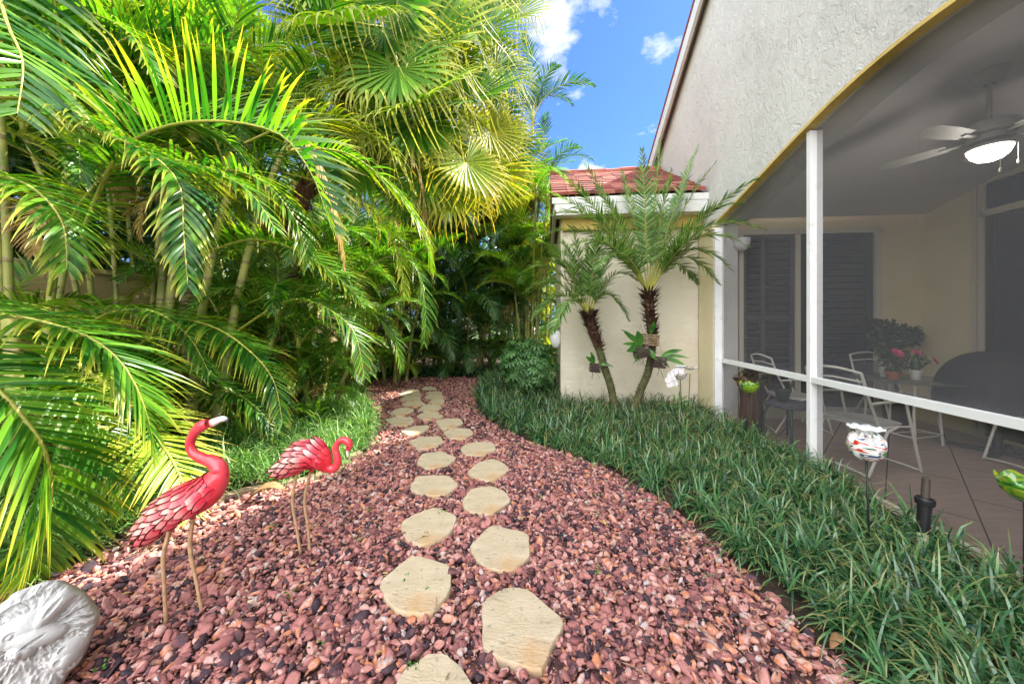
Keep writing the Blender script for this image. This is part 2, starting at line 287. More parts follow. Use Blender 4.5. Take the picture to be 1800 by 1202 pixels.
# ---------------------------------------------------------------- flagstones
def c8(l): return [(600 + x / 2.99, 800 + y / 2.99) for x, y in l]
def oc(x0, x1, y0, y1, seed):
    r = random.Random(seed); n = r.choice([6, 6, 7]); a0 = r.random() * 6; out = []
    for i in range(n):
        a = a0 + 2 * math.pi * (i + r.uniform(-.22, .22)) / n
        out.append(((x0 + x1) / 2 + (x1 - x0) / 2 * math.cos(a) * r.uniform(.96, 1.1), (y0 + y1) / 2 + (y1 - y0) / 2 * math.sin(a) * r.uniform(.95, 1.08)))
    return out
STONES = [
 ([(690, 1215), (700, 1190), (714, 1171), (734, 1164), (750, 1147), (780, 1148), (794, 1154), (814, 1178), (833, 1202), (838, 1245), (800, 1280), (725, 1275), (688, 1240)], 'nearest flagstone of the path, cut off by the bottom edge of the photo'),
 (c8([(735, 770), (850, 690), (980, 700), (1060, 770), (1172, 870), (1160, 915), (1110, 980), (1060, 1135), (960, 1100), (820, 1060), (742, 1010), (745, 880)]), 'largest flagstone on the right side of the path, with slanting orange bands'),
 (c8([(197, 665), (370, 520), (450, 540), (575, 580), (575, 720), (470, 835), (290, 820), (225, 735)]), 'big plain tan flagstone up-left of the largest banded one'),
 (c8([(668, 470), (790, 360), (985, 405), (985, 470), (995, 530), (890, 605), (770, 590), (690, 515)]), 'flagstone with small grey stains in its middle, right-hand row'),
 (c8([(315, 345), (430, 290), (485, 268), (613, 318), (580, 400), (530, 435), (420, 478), (345, 440), (315, 400)]), 'flagstone with a mossy chipped left edge, beside the second flamingo'),
 (c8([(632, 240), (680, 175), (790, 160), (860, 190), (897, 235), (850, 270), (780, 312), (650, 285)]), 'smooth six-sided flagstone whose lower corner points toward the viewer, above the stained one'),
 (c8([(355, 175), (395, 110), (480, 103), (560, 105), (620, 155), (560, 200), (480, 212), (400, 195)]), 'low wide flagstone with a flat far side, above the mossy-edged one'),
 (c8([(660, 88), (720, 35), (800, 15), (870, 50), (885, 80), (830, 115), (770, 137), (700, 110)]), 'rounded flagstone in the right row just past the small flamingo'),
 ([(732, 812), (742, 797), (775, 792), (803, 804), (793, 814), (760, 823), (742, 820)], 'flagstone with an even straw tint level with the small flamingo head'),
 ([(808, 789), (818, 780), (838, 775), (868, 777), (872, 790), (850, 800), (822, 799)], 'flagstone with one pointed left corner and a broad right side, eighth from the front'),
 ([(718, 776), (735, 768), (774, 766), (780, 776), (767, 785), (735, 789)], 'flagstone in the left row opposite the pointed-corner one'),
 ([(779, 759), (800, 752), (826, 753), (833, 762), (815, 771), (790, 770)], 'small pale flagstone in the right row where the path starts to bend'),
 ([(704, 757), (722, 750), (752, 746), (755, 753), (735, 763), (718, 765)], 'slanted pale flagstone in the left row where the path bends'),
 ([(765, 738), (790, 735), (808, 735), (815, 743), (795, 754), (775, 752)], 'flagstone with a blunt far side on the outside of the bend'),
 ([(677, 736), (697, 731), (725, 733), (728, 741), (715, 748), (690, 746)], 'wide flagstone sticking out leftmost in the bend'),
 ([(732, 731), (745, 723), (770, 723), (780, 731), (765, 737), (745, 737)], 'flagstone in the middle of the bend between two wide ones'),
 ([(685, 725), (700, 717), (718, 716), (729, 721), (712, 729), (695, 730)], 'tan flagstone in the far left row just above the wide leftmost one'),
 ([(735, 720), (745, 711), (770, 710), (778, 716), (765, 723), (745, 723)], 'far flagstone in the right row, fifth from the far end'),
 ([(706, 711), (720, 703), (740, 704), (748, 709), (730, 715)], 'far flagstone in the left row, fifth from the far end'),
 ([(752, 706), (765, 700), (782, 701), (780, 709), (762, 710)], 'far flagstone in the right row, fourth from the far end'),
 ([(703, 702), (715, 696), (738, 697), (740, 703), (722, 706)], 'far flagstone in the left row, fourth from the far end'),
 ([(745, 698), (755, 692), (778, 693), (780, 699), (762, 702)], 'far flagstone in the right row, third from the far end'),
 ([(700, 693), (715, 688), (738, 689), (740, 695), (716, 697)], 'sunlit far flagstone in the left row, third from the far end'),
 ([(747, 690), (758, 687), (776, 688), (778, 692), (760, 693)], 'far flagstone in the right row, next to last'),
 ([(708, 687), (718, 683), (735, 684), (737, 688), (720, 689)], 'last far flagstone of the left row, near the dark palms'),
 ([(740, 683), (748, 679), (765, 680), (768, 684), (752, 685)], 'very last far flagstone of the right row, by the border planting')]
stone_polys = []
for i, (pl, lab) in enumerate(STONES):
    rs = random.Random(100 + i); zt = 0.035
    pts = [G(x, y, zt) for x, y in pl]; stone_polys.append([(p.x, p.y) for p in pts])
    c = sum(pts, Vector()) / len(pts); ring = []
    for k in range(len(pts)):
        a, b_ = pts[k], pts[(k + 1) % len(pts)]; n = max(2, int((b_ - a).length / 0.035)); nn = (b_ - a).cross(Vector((0, 0, 1))).normalized()
        for j in range(n):
            q = a.lerp(b_, j / n) + nn * rs.uniform(-.004, .004); ring.append(q - c)
    ring = [ring[j] * 0.5 + (ring[j - 1] + ring[(j + 1) % len(ring)]) * 0.25 for j in range(len(ring))]
    m_ = len(ring); mb = MB(); L = [(1.01, -0.05), (1.01, 0.018), (1.0, 0.0315), (0.985, 0.035), (0.6, 0.0355), (0.25, 0.035)]
    jig = [rs.uniform(-1, 1) for _ in range(m_)]
    vs = []
    for li, (s_, z) in enumerate(L):
        for j, q in enumerate(ring):
            sj = s_ + (jig[j] * 0.010 if li in (1, 2, 3) else 0) ; vs.append((q.x * sj, q.y * sj, z + (jig[(j * 3 + li) % m_] * 0.0012 if li > 2 else 0)))
    vs.append((0, 0, 0.035)); fs = []
    for li in range(len(L) - 1):
        for j in range(m_): k2 = (j + 1) % m_; fs.append((li * m_ + j, li * m_ + k2, (li + 1) * m_ + k2, (li + 1) * m_ + j))
    for j in range(m_): fs.append(((len(L) - 1) * m_ + j, (len(L) - 1) * m_ + (j + 1) % m_, len(vs) - 1))
    mb.add(vs, fs); o = mb.build('stepping_stone', M['flag'], None, True, 40); o.location = (c.x, c.y, rs.uniform(-.004, .003))
    o.rotation_euler = (rs.uniform(-.012, .012), rs.uniform(-.012, .012), 0); o['origin_seed'] = i
    tag(o, lab, 'stepping stone', 'flagstones of the winding garden path')
# ---------------------------------------------------------------- lava rocks
rng = np.random.default_rng(7)
def ico(sub):
    t_ = (1 + 5 ** .5) / 2
    v = np.array([(-1, t_, 0), (1, t_, 0), (-1, -t_, 0), (1, -t_, 0), (0, -1, t_), (0, 1, t_), (0, -1, -t_), (0, 1, -t_), (t_, 0, -1), (t_, 0, 1), (-t_, 0, -1), (-t_, 0, 1)], float)
    v /= np.linalg.norm(v[0]); f = [(0, 11, 5), (0, 5, 1), (0, 1, 7), (0, 7, 10), (0, 10, 11), (1, 5, 9), (5, 11, 4), (11, 10, 2), (10, 7, 6), (7, 1, 8), (3, 9, 4), (3, 4, 2), (3, 2, 6), (3, 6, 8), (3, 8, 9), (4, 9, 5), (2, 4, 11), (6, 2, 10), (8, 6, 7), (9, 8, 1)]
    for _ in range(sub):
        v = list(map(tuple, v)); d = {}; nf = []
        def mid(a, b):
            k = (min(a, b), max(a, b))
            if k not in d: q = (np.array(v[a]) + np.array(v[b])) / 2; v.append(tuple(q / np.linalg.norm(q))); d[k] = len(v) - 1
            return d[k]
        for a, b, c in f: x, y, z = mid(a, b), mid(b, c), mid(c, a); nf += [(a, x, z), (b, y, x), (c, z, y), (x, y, z)]
        f = nf; v = np.array(v)
    return np.array(v), np.array(f)
def rocks(name, X, Y, Z, size, sub, seed, edge=None):
    rg = np.random.default_rng(seed); bv, bf = ico(sub); n = len(X); nv = len(bv)
    V = np.repeat(bv[None], n, 0)
    V *= rg.uniform(0.88, 1.08, (n, nv, 1))
    for _ in range(8):   # facet cuts
        d = rg.normal(size=(n, 3)); d /= np.linalg.norm(d, axis=1, keepdims=True); h = rg.uniform(0.25, 0.72, n)
        dp = np.einsum('nvk,nk->nv', V, d); ex = np.clip(dp - h[:, None], 0, None); V -= ex[:, :, None] * d[:, None, :]
    V *= rg.uniform((0.9, 0.6, 0.42), (1.65, 1.15, 0.85), (n, 3))[:, None, :]
    V *= 1.12
    q = rg.normal(size=(n, 3)) * (0.45, 0.45, 0); a = rg.uniform(0, 2 * np.pi, n)
    def rx(V, an, i, j):
        c, s = np.cos(an)[:, None], np.sin(an)[:, None]; A, B = V[:, :, i].copy(), V[:, :, j].copy(); V[:, :, i] = A * c - B * s; V[:, :, j] = A * s + B * c
    rx(V, a, 0, 1); rx(V, q[:, 0], 1, 2); rx(V, q[:, 1], 0, 2)
    V *= size[:, None, None] / 2; V += np.stack([X, Y, Z], 1)[:, None, :]
    Fa = (bf[None] + (np.arange(n) * nv)[:, None, None]).reshape(-1, 3)
    u = rg.beta(1.5, 1.7, n); k = rg.random(n); u = np.where(k > .95, rg.uniform(.84, .92, n), u); u = np.where(k < .07, rg.uniform(0, .08, n), u); u = np.where((k > .07) & (k < .13), rg.uniform(.92, 1, n), u)
    if edge is not None: u = np.where(rg.random(n) < edge, rg.uniform(.5, 1.0, n) ** 0.5, u)
    cols = np.repeat(np.stack([u, rg.random(n), rg.random(n)], 1)[:, None, :], nv, 1).reshape(-1, 3)
    return V.reshape(-1, 3), Fa, cols
def scatter(n, x0, x1, y0, y1):
    X = rng.uniform(x0, x1, n); Y = rng.uniform(y0, y1, n); k = inside(path_poly, X, Y)
    for sp in stone_polys:
        cx = sum(p[0] for p in sp) / len(sp); cy = sum(p[1] for p in sp) / len(sp)
        k &= ~inside([(cx + (p[0] - cx) * .95, cy + (p[1] - cy) * .95) for p in sp], X, Y)
    k &= (np.abs(X) < Y * 1.55 + 0.5)
    return X[k], Y[k]
Vs, Fs, Cs = [], [], []; off = 0
for (n, y0, y1, sub, smin, smax) in ((38000, 0.7, 3.2, 0, .008, .018), (40000, 0.6, 2.3, 1, .020, .058), (52000, 2.3, 4.2, 1, .022, .054), (66000, 4.2, 10.2, 0, .028, .062)):
    X, Y = scatter(n, -5, 4, y0, y1); k = len(X)
    size = rng.uniform(0, 1, k) ** 1.6 * (smax - smin) + smin; big = rng.random(k) < .05; size[big] *= 1.55
    # rocks get greyer and smaller beside the right bed
    e = np.clip((X - (0.25 + 0.25 * Y)) / 1.0, 0, 1) * (Y < 3.5) * 0.55; size *= (1 - .25 * e)
    Z = rng.uniform(-0.008, 0.016, k) + size * .10
    v, f, c = rocks('x', X, Y, Z, size, sub, int(n), e); Vs.append(v); Fs.append(f + off); Cs.append(c); off += len(v)
o = np_obj('lava_gravel', np.concatenate(Vs), np.concatenate(Fs), np.concatenate(Cs), M['lava']); o['kind'] = 'stuff'
# ---------------------------------------------------------------- liriope beds
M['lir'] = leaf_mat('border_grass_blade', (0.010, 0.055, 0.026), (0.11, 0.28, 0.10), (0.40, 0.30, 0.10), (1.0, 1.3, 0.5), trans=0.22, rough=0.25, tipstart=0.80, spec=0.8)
M['lirlit'] = leaf_mat('border_grass_blade_sunlit', (0.06, 0.17, 0.035), (0.26, 0.45, 0.12), (0.36, 0.34, 0.15), (1.2, 1.4, 0.4), trans=0.3, rough=0.4, tipstart=0.9, spec=0.5)  # sunlight on the left border painted in as paler blades
def liriope(name, poly, tufts, per, L, wd, m, seed, keep=None, segs=5):
    rg = np.random.default_rng(seed); xs = [p[0] for p in poly]; ys = [p[1] for p in poly]
    n = int(tufts * (max(xs) - min(xs)) * (max(ys) - min(ys))); X = rg.uniform(min(xs), max(xs), n); Y = rg.uniform(min(ys), max(ys), n); k = inside(poly, X, Y)
    k &= (np.abs(X) < Y * 1.55 + .6)
    X, Y = X[k], Y[k]; T = len(X); n = T * per
    X = np.repeat(X, per) + rg.normal(0, .022, n); Y = np.repeat(Y, per) + rg.normal(0, .022, n)
    th = np.repeat(rg.uniform(.75, 1.15, T), per)
    az = rg.uniform(0, 2 * np.pi, n); el = np.radians(rg.uniform(24, 82, n)); ln = L * th * rg.uniform(.55, 1.15, n); wd_ = wd * rg.uniform(.7, 1.2, n)
    dv = np.stack([np.cos(az) * np.cos(el), np.sin(az) * np.cos(el), np.sin(el)], 1); side = np.stack([-np.sin(az), np.cos(az), np.zeros(n)], 1)
    tw = rg.normal(0, .35, n); side = side * np.cos(tw)[:, None] + np.cross(dv, side) * np.sin(tw)[:, None]
    p = np.stack([X, Y, np.zeros(n)], 1); dr = rg.uniform(2.6, 5.4, n); pts = []; prof = [.7, 1, 1, .85, .55, .06] if segs == 5 else [.8, 1, .7, .06]
    r = rg.random(n)
    V = np.zeros((n, segs + 1, 2, 3)); cc = np.zeros((n, segs + 1, 2, 3))
    for i in range(segs + 1):
        V[:, i, 0] = p - side * (wd_ * prof[i] / 2)[:, None]; V[:, i, 1] = p + side * (wd_ * prof[i] / 2)[:, None]
        cc[:, i, :, 0] = r[:, None]; cc[:, i, :, 1] = i / segs; cc[:, i, :, 2] = .5
        p = p + dv * (ln / segs)[:, None]; dv = dv + np.array([0, 0, -1.0]) * (dr / segs)[:, None] * (0.25 + i / segs); dv /= np.linalg.norm(dv, axis=1, keepdims=True)
        p[:, 2] = np.maximum(p[:, 2], 0.01)
    base = (np.arange(n) * (segs + 1) * 2)[:, None, None]; q = np.array([(2 * i, 2 * i + 1, 2 * i + 3, 2 * i + 2) for i in range(segs)])[None]
    o = np_obj(name, V.reshape(-1, 3), (base + q).reshape(-1, 4), cc.reshape(-1, 3), m, True); o['kind'] = 'stuff'; return o
def wallx(Y): return 2.5 + .0963 * Y
rp = [(p.x, p.y) for p in gr]
def inset(pts, d):
    out = []
    for i in range(len(pts)):
        a = Vector(pts[max(0, i - 1)]); b = Vector(pts[min(len(pts) - 1, i + 1)]); t_ = (b - a).normalized(); out.append((pts[i][0] + t_.y * d, pts[i][1] - t_.x * d))
    return out
ri = [(x, y) for x, y in inset(rp, -.07)]
near = [(x, y) for x, y in ri if y < 4.4]; far = [(x, y) for x, y in ri if y >= 3.9]
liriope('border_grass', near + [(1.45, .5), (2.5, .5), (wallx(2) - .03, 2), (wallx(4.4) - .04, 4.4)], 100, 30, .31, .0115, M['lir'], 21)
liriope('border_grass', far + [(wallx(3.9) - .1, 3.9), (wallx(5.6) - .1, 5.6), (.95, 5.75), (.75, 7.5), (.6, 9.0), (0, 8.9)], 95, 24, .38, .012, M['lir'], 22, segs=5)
lp = [(p.x, p.y) for p in gl]; li = inset(lp, -.06)
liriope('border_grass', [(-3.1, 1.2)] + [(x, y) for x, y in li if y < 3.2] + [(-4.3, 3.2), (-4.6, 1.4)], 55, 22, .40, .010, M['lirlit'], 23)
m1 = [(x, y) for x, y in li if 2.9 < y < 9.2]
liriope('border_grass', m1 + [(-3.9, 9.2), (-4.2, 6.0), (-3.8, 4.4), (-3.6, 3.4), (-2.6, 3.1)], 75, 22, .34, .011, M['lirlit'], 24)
liriope('border_grass', [(-3.9, 9.15), (-2.6, 9.2), (-0.8, 9.15), (0.6, 8.9), (0.6, 9.7), (-3.9, 9.9)], 110, 16, .34, .015, M['lir'], 25, segs=3)
# ================================================================ house
HZ = empty('stucco_house', (2.5, 0, 0), R(-5.5), 'grey stucco gabled house with arched screened patio opening and a small tiled bump-out', 'house')
def H(v, u, z=0.0):
    x, y = rot2(v, u, R(-5.5)); return Vector((x + 2.5, y, z))
AP = [(-.2, 2.86), (.55, 3.03), (1.56, 3.27), (2.1, 3.365), (2.5, 3.385), (2.9, 3.365), (3.44, 3.27), (4.45, 3.03), (5.2, 2.86)]
def arch(u):
    for (a, z0), (b, z1) in zip(AP, AP[1:]):
        if u <= b:
            k = max(0, min(1, (u - a) / (b - a))); return z0 + (z1 - z0) * k
    return AP[-1][1]
def arch_s(u): return sum(arch(u + d) for d in (-.3, -.15, 0, .15, .3)) / 5 if -.0 < u < 5.0 else arch(u)
RU = .5; RZ = 8.25 + .568 * (2.4 - RU)
def rake(u): return RZ - .568 * abs(u - RU)
US = sorted([-.2 + 5.4 * i / 40 for i in range(41)] + [.5 + .002]); AZ = [arch_s(u) for u in US]
U0, U1 = -5.2, 9.2
mb = MB()
def col_quads(ua, ub, za, zb, v0, v1):   # wall piece from z(ua) up to rake, both faces
    mb.add([(v0, ua, za), (v0, ub, zb), (v0, ub, rake(ub)), (v0, ua, rake(ua))], [(0, 1, 2, 3)])
    mb.add([(v1, ua, za), (v1, ub, zb), (v1, ub, rake(ub)), (v1, ua, rake(ua))], [(3, 2, 1, 0)])
for a, b_, za, zb in zip(US, US[1:], AZ, AZ[1:]): col_quads(a, b_, za, zb, 0, .3)
for ua, ub in ((U0, -.2), (5.2, U1)): col_quads(ua, ub, -.2, -.2, 0, .3)
mb.add([(0, 5.2, -.2), (.3, 5.2, -.2), (.3, 5.2, 2.86), (0, 5.2, 2.86)], [(0, 1, 2, 3)]); mb.add([(0, -.2, -.2), (.3, -.2, -.2), (.3, -.2, 2.86), (0, -.2, 2.86)], [(0, 1, 2, 3)])
mb.build('gable_wall', M['stucco_grey'], HZ)
mb = MB()   # ochre soffit band outside the screen, grey stucco inside
for a, b_, za, zb in zip(US, US[1:], AZ, AZ[1:]): mb.add([(-.006, a, za - .003), (-.006, b_, zb - .003), (.085, b_, zb - .003), (.085, a, za - .003)], [(3, 2, 1, 0)])
for a, b_, za, zb in zip(US, US[1:], AZ, AZ[1:]): mb.add([(-.006, a, za - .003), (-.006, b_, zb - .003), (-.006, b_, zb + .028), (-.006, a, za + .028)], [(0, 1, 2, 3)])
mb.build('arch_band', M['ochre'], HZ)
mb = MB()
for a, b_, za, zb in zip(US, US[1:], AZ, AZ[1:]): mb.add([(.085, a, za - .002), (.085, b_, zb - .002), (.42, b_, zb - .002), (.42, a, za - .002)], [(3, 2, 1, 0)])
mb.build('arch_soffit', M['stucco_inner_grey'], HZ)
mb = MB()
for a, b_, za, zb in zip(US, US[1:], AZ, AZ[1:]): mb.add([(.42, a, za + .05), (.42, b_, zb + .05), (3.0, b_, zb + .05), (3.0, a, za + .05)], [(3, 2, 1, 0)])
for a, b_, za, zb in zip(US, US[1:], AZ, AZ[1:]): mb.add([(.42, a, za - .002), (.42, b_, zb - .002), (.42, b_, zb + .05), (.42, a, za + .05)], [(0, 1, 2, 3)])
mb.build('ceiling', M['ceil'], HZ)
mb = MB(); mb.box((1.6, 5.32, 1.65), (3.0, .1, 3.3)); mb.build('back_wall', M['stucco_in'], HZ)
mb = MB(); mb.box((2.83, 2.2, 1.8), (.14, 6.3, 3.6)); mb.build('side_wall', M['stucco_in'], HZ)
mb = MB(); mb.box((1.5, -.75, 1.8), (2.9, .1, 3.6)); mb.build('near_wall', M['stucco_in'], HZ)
# cream pilaster at the end of the screen and white corner strip
mb = MB(); mb.box((-.012, 5.45, 1.385), (.06, .48, 2.77)); mb.box((-.02, 5.45, 2.80), (.10, .56, .07)); mb.build('pilaster', mat('pale_cream_paint', (.80, .70, .46), .85, var=.06, vs=3, bump=.3, bs=50, bd=.004), HZ)
# screen frame
mb = MB()
mb.box((.01, 5.175, 1.39), (.10, .045, 2.76)); mb.build('frame_upright', M['white'], HZ)
mb = MB(); mb.box((.100, 3.44, 1.62), (.115, .045, 3.26)); mb.build('frame_upright', M['white'], HZ)
mb = MB(); mb.box((.100, 1.2, 1.62), (.115, .045, 3.2)); mb.build('frame_upright', M['white'], HZ)
mb = MB(); mb.box((.075, 4.31, .85), (.055, 1.68, .055)); mb.box((.075, 2.32, .85), (.055, 2.18, .055)); mb.box((.075, .5, .85), (.055, 1.34, .055)); mb.build('screen_rail', M['white'], HZ)
mb = MB(); mb.box((.09, 2.5, .022), (.04, 5.3, .03)); mb.build('bottom_rail', M['frame'], HZ)
mb = MB()
for a, b_, za, zb in zip(US, US[1:], AZ, AZ[1:]): mb.add([(.105, a, .05), (.105, b_, .05), (.105, b_, zb - .01), (.105, a, za - .01)], [(0, 1, 2, 3)])
mb.build('insect_screen', M['screen'], HZ)
# roof of the main block
mb = MB()
for s_ in (1, -1):
    ue = 9.6 if s_ == 1 else -5.6
    a = (RU, RZ + .10); b_ = (ue, rake(ue) + .10)
    q = [(-.16, a[0], a[1]), (-.16, b_[0], b_[1]), (8, b_[0], b_[1]), (8, a[0], a[1])]
    q2 = [(p[0], p[1], p[2] - .08) for p in q]; f = [(0, 1, 2, 3), (7, 6, 5, 4), (0, 4, 5, 1), (3, 2, 6, 7), (1, 5, 6, 2)]
    mb.add(q + q2, f, (.5, .5, .5))
mb.build('main_roof', M['roof'], HZ)
mb = MB()
for s_ in (1, -1):
    ue = 9.6 if s_ == 1 else -5.6
    for (v0, v1, dz0, dz1) in ((-.15, -.10, -.24, .02), (-.10, -.045, -.17, .0)):
        a = (RU, RZ); b_ = (ue, rake(ue))
        q = [(v0, a[0], a[1] + dz0), (v0, b_[0], b_[1] + dz0), (v0, b_[0], b_[1] + dz1), (v0, a[0], a[1] + dz1)]
        mb.add(q + [(v1, p[1], p[2]) for p in q], [(0, 1, 2, 3), (7, 6, 5, 4), (0, 4, 5, 1), (3, 2, 6, 7)], None, 0 if v0 == -.15 else 1)
mb.build('rake_board', [M['whitefascia'], M['brownboard']], HZ)
# body of the house behind
mb = MB(); mb.box((5.5, 3, 1.7), (5.0, 12, 3.4)); mb.box((2.4, 7.4, 1.7), (4.0, 3.9, 3.4)); mb.build('house_body', M['stucco_cream'], HZ)
# bump-out
BX0 = -2.24
mb = MB(); mb.box(((BX0 - .02) / 2 + .0, 7.4, 1.6), (-BX0 - .02, 3.3, 3.3)); mb.build('bump_out_wall', M['stucco_cream'], HZ)
mb = MB()
mb.box((BX0 / 2 - .06, 5.60, 3.30), (-BX0 + .10, .30, .20)); mb.box((BX0 / 2 - .06, 5.545, 3.20), (-BX0 + .06, .22, .17))
mb.box((BX0 - .10, 7.4, 3.30), (.06, 3.3, .20))
mb.box((BX0 / 2 - .075, 5.455, 3.345), (-BX0 + .15, .045, .10))
mb.build('eave_board', M['whitefascia'], HZ)
mb = MB(); mb.box((BX0 / 2, 5.68, 3.03), (-BX0 - .04, .06, .20)); mb.build('wall_band', M['ochre'], HZ)
mb = MB(); rs = random.Random(3); rows = 11; tw = .25
for r_ in range(rows):
    y0 = 5.42 + r_ * .196; z0 = 3.42 + r_ * .110; n = 10; x0 = BX0 - .16
    for k in range(n):
        xa = x0 + k * tw + (0 if r_ % 2 else .0); xb = min(xa + tw - .006, -.05); 
        if xa > -.05: break
        dz = rs.uniform(0, .012); c = rs.random(); yb = y0 + .23; zb = z0 + .120; h = .052
        N_ = 4; vs = []
        for j in range(N_ + 1):
            x = xa + (xb - xa) * j / N_; bu = .006 + 0 * math.sin(math.pi * j / N_)
            vs += [(x, y0, z0 + dz + bu), (x, y0, z0 + dz + bu + h), (x, yb, zb + dz + bu + h - .01)]
        fs = []
        for j in range(N_): b0 = 3 * j; fs += [(b0, b0 + 3, b0 + 4, b0 + 1), (b0 + 1, b0 + 4, b0 + 5, b0 + 2)]
        fs += [(0, 1, 2), (3 * N_ + 2, 3 * N_ + 1, 3 * N_)]
        mb.add(vs, fs, (c, .5, .5))
for k in range(8):   # ridge caps
    xa = BX0 - .16 + k * .3; zr = 3.42 + rows * .110 + rs.uniform(.0, .03)
    mb.tube([(xa, 5.42 + rows * .196, zr), (min(xa + .3, -.05), 5.42 + rows * .196, zr + .01)], .09, 10, cols=[(rs.random(), 0, 0)] * 2)
mb.add([(BX0 - .15, 5.45, 3.40), (-.05, 5.45, 3.40), (-.05, 7.6, 4.62), (BX0 - .15, 7.6, 4.62), (BX0 - .15, 9.3, 3.5), (-.05, 9.3, 3.5)], [(0, 1, 2, 3), (3, 2, 5, 4)], (.1, .5, .5))
mb.add([(BX0 - .15, 5.45, 3.36), (BX0 - .15, 7.6, 4.60), (BX0 - .15, 9.3, 3.36)], [(0, 1, 2)], (.9, .5, .5))
mb.build('tile_roof', M['roof'], HZ)
# sliding doors with plantation shutters in the back wall
DU = 5.27
door = MB(); door.box((1.28, DU - .02, 2.72), (1.96, .06, .08)); door.box((2.19, DU - .02, 1.36), (.07, .06, 2.72)); door.box((1.13, DU - .03, 1.42), (.07, .05, 2.5)); door.box((1.28, DU - .03, .10), (1.9, .08, .18)); door.box((.36, DU - .02, 1.36), (.06, .06, 2.72))
door = door.build('sliding_door', M['frame'], HZ)
mb = MB(); mb.box((1.28, DU + .005, 1.43), (1.8, .03, 2.5)); mb.build('glass', M['darkglass'], door)
mb = MB()
for x0, x1 in ((.42, .62), (.70, 1.02)):
    for k in range(26):
        z = .32 + k * .092; mb.box(((x0 + x1) / 2, DU - .025, z), (x1 - x0, .012, .07), rot=Matrix.Rotation(R(38), 3, 'X'))
for x in (.66, 1.06, .405): mb.box((x, DU - .025, 1.43), (.06, .03, 2.46))
for z in (.24, 1.46, 2.66): mb.box((.74, DU - .026, z), (.68, .028, .09))
mb.build('shutter', M['shutter'], door)
mb = MB()
for k in range(26): mb.box((1.66, DU - .018, .32 + k * .092), (.74, .006, .05), rot=Matrix.Rotation(R(60), 3, 'X'))
for x in (1.22, 2.09): mb.box((x, DU - .018, 1.43), (.09, .014, 2.46))
mb.build('shutter', mat('dim_shutter_paint', (.008, .008, .014), .3), door)
mb = MB(); mb.box((2.15, DU - .06, 1.42), (.03, .05, .07)); mb.box((2.20, DU - .06, 1.42), (.06, .04, .05)); mb.build('door_handle', M['black'], door)
# side door with transom
SV = 2.76
sd = MB(); sd.box((SV - .02, 3.5, 2.70), (.06, 2.1, .07)); sd.box((SV - .02, 3.5, 3.08), (.06, 2.1, .05)); sd.box((SV - .02, 4.52, 1.55), (.06, .06, 3.1)); sd.box((SV - .02, 2.48, 1.55), (.06, .06, 3.1)); sd.box((SV - .03, 4.59, 1.55), (.03, .04, 3.12))
sd = sd.build('patio_door', M['frame'], HZ)
mb = MB(); mb.box((SV - .012, 3.5, 1.36), (.02, 1.98, 2.6)); mb.build('glass', M['darkglass'], sd)
mb = MB(); mb.box((SV - .012, 3.5, 2.9), (.02, 1.98, .30)); mb.build('transom_glass', M['darkglass'], sd)
mb = MB(); mb.box((SV - .03, 4.44, 1.36), (.03, .07, 2.6)); mb.build('door_stile', M['black'], sd)
# white conduit strip and meter on the bump-out corner
# patio floor: wood-look tiles laid at an angle
mb = MB(); ang = R(-47.5); rs = random.Random(8)
c0 = H(1.35, 2.4)
pf = [H(.03, -.8), H(2.78, -.8), H(2.78, 5.3), H(.03, 5.3)]
mb2 = MB(); mb2.add([(p.x, p.y, .012) for p in pf], [(0, 1, 2, 3)]); o = mb2.build('patio', mat('dark_grout', (.05, .035, .03), .9)); o['kind'] = 'structure'
import bmesh
bm = bmesh.new()
for i in range(-9, 10):
    for j in range(-9, 10):
        for q in range(1):
            hw, hl = .2255, .4555
            cx_, cy_ = i * .46, j * .92 + (0.46 if i % 2 else 0)
            vs = [bm.verts.new((cx_ + sx * hw, cy_ + sy * hl, 0)) for sx, sy in ((-1, -1), (1, -1), (1, 1), (-1, 1))]; bm.faces.new(vs)
T_ = Matrix.Translation((c0.x, c0.y, .016)) @ Matrix.Rotation(ang, 4, 'Z'); bmesh.ops.transform(bm, matrix=T_, verts=bm.verts)
for k in range(4):
    a, b_ = pf[k], pf[(k + 1) % 4]; d = (b_ - a).normalized(); nrm = Vector((d.y, -d.x, 0))
    bmesh.ops.bisect_plane(bm, geom=bm.verts[:] + bm.edges[:] + bm.faces[:], plane_co=(a.x, a.y, 0), plane_no=nrm, clear_outer=True)
me = bpy.data.meshes.new('patio_tiles'); bm.to_mesh(me); bm.free(); me.materials.append(M['tile'])
o = bpy.data.objects.new('patio_tiles', me); C.objects.link(o); o['kind'] = 'structure'
# path light on the bump-out corner
ml = empty('wall_lamp', H(BX0 - .08, 5.95, 1.12), R(-5.5), 'white globe wall lamp on the corner of the tiled bump-out beside the shrub', 'lamp')
mb = MB(); mb.lathe([(.001, -.16), (.05, -.15), (.095, -.06), (.10, .05), (.07, .13), (.05, .15)], (0, 0, 0), 20); mb.build('lamp_shade', mat('white_glass', (.8, .8, .82), .2), ml, True)
mb = MB(); mb.lathe([(.055, .15), (.06, .2), (.02, .22)], (0, 0, 0), 16); mb.box((.05, 0, .19), (.09, .03, .03)); mb.build('lamp_base', M['black'], ml)
wl = empty('wall_lamp', H(.33, DU - .12, 2.55), R(-5.5), 'small white bowl sconce at the top of the shuttered patio door', 'lamp')
mb = MB(); mb.lathe([(.001, -.12), (.06, -.10), (.10, -.03), (.11, .06)], (0, 0, 0), 20, cols=[(.5,.5,.5)]*4); mb.build('lamp_shade', bpy.data.materials['white_glass'], wl, True)
mb = MB(); mb.box((0, .07, .0), (.05, .10, .05)); mb.build('lamp_base', M['frame'], wl)
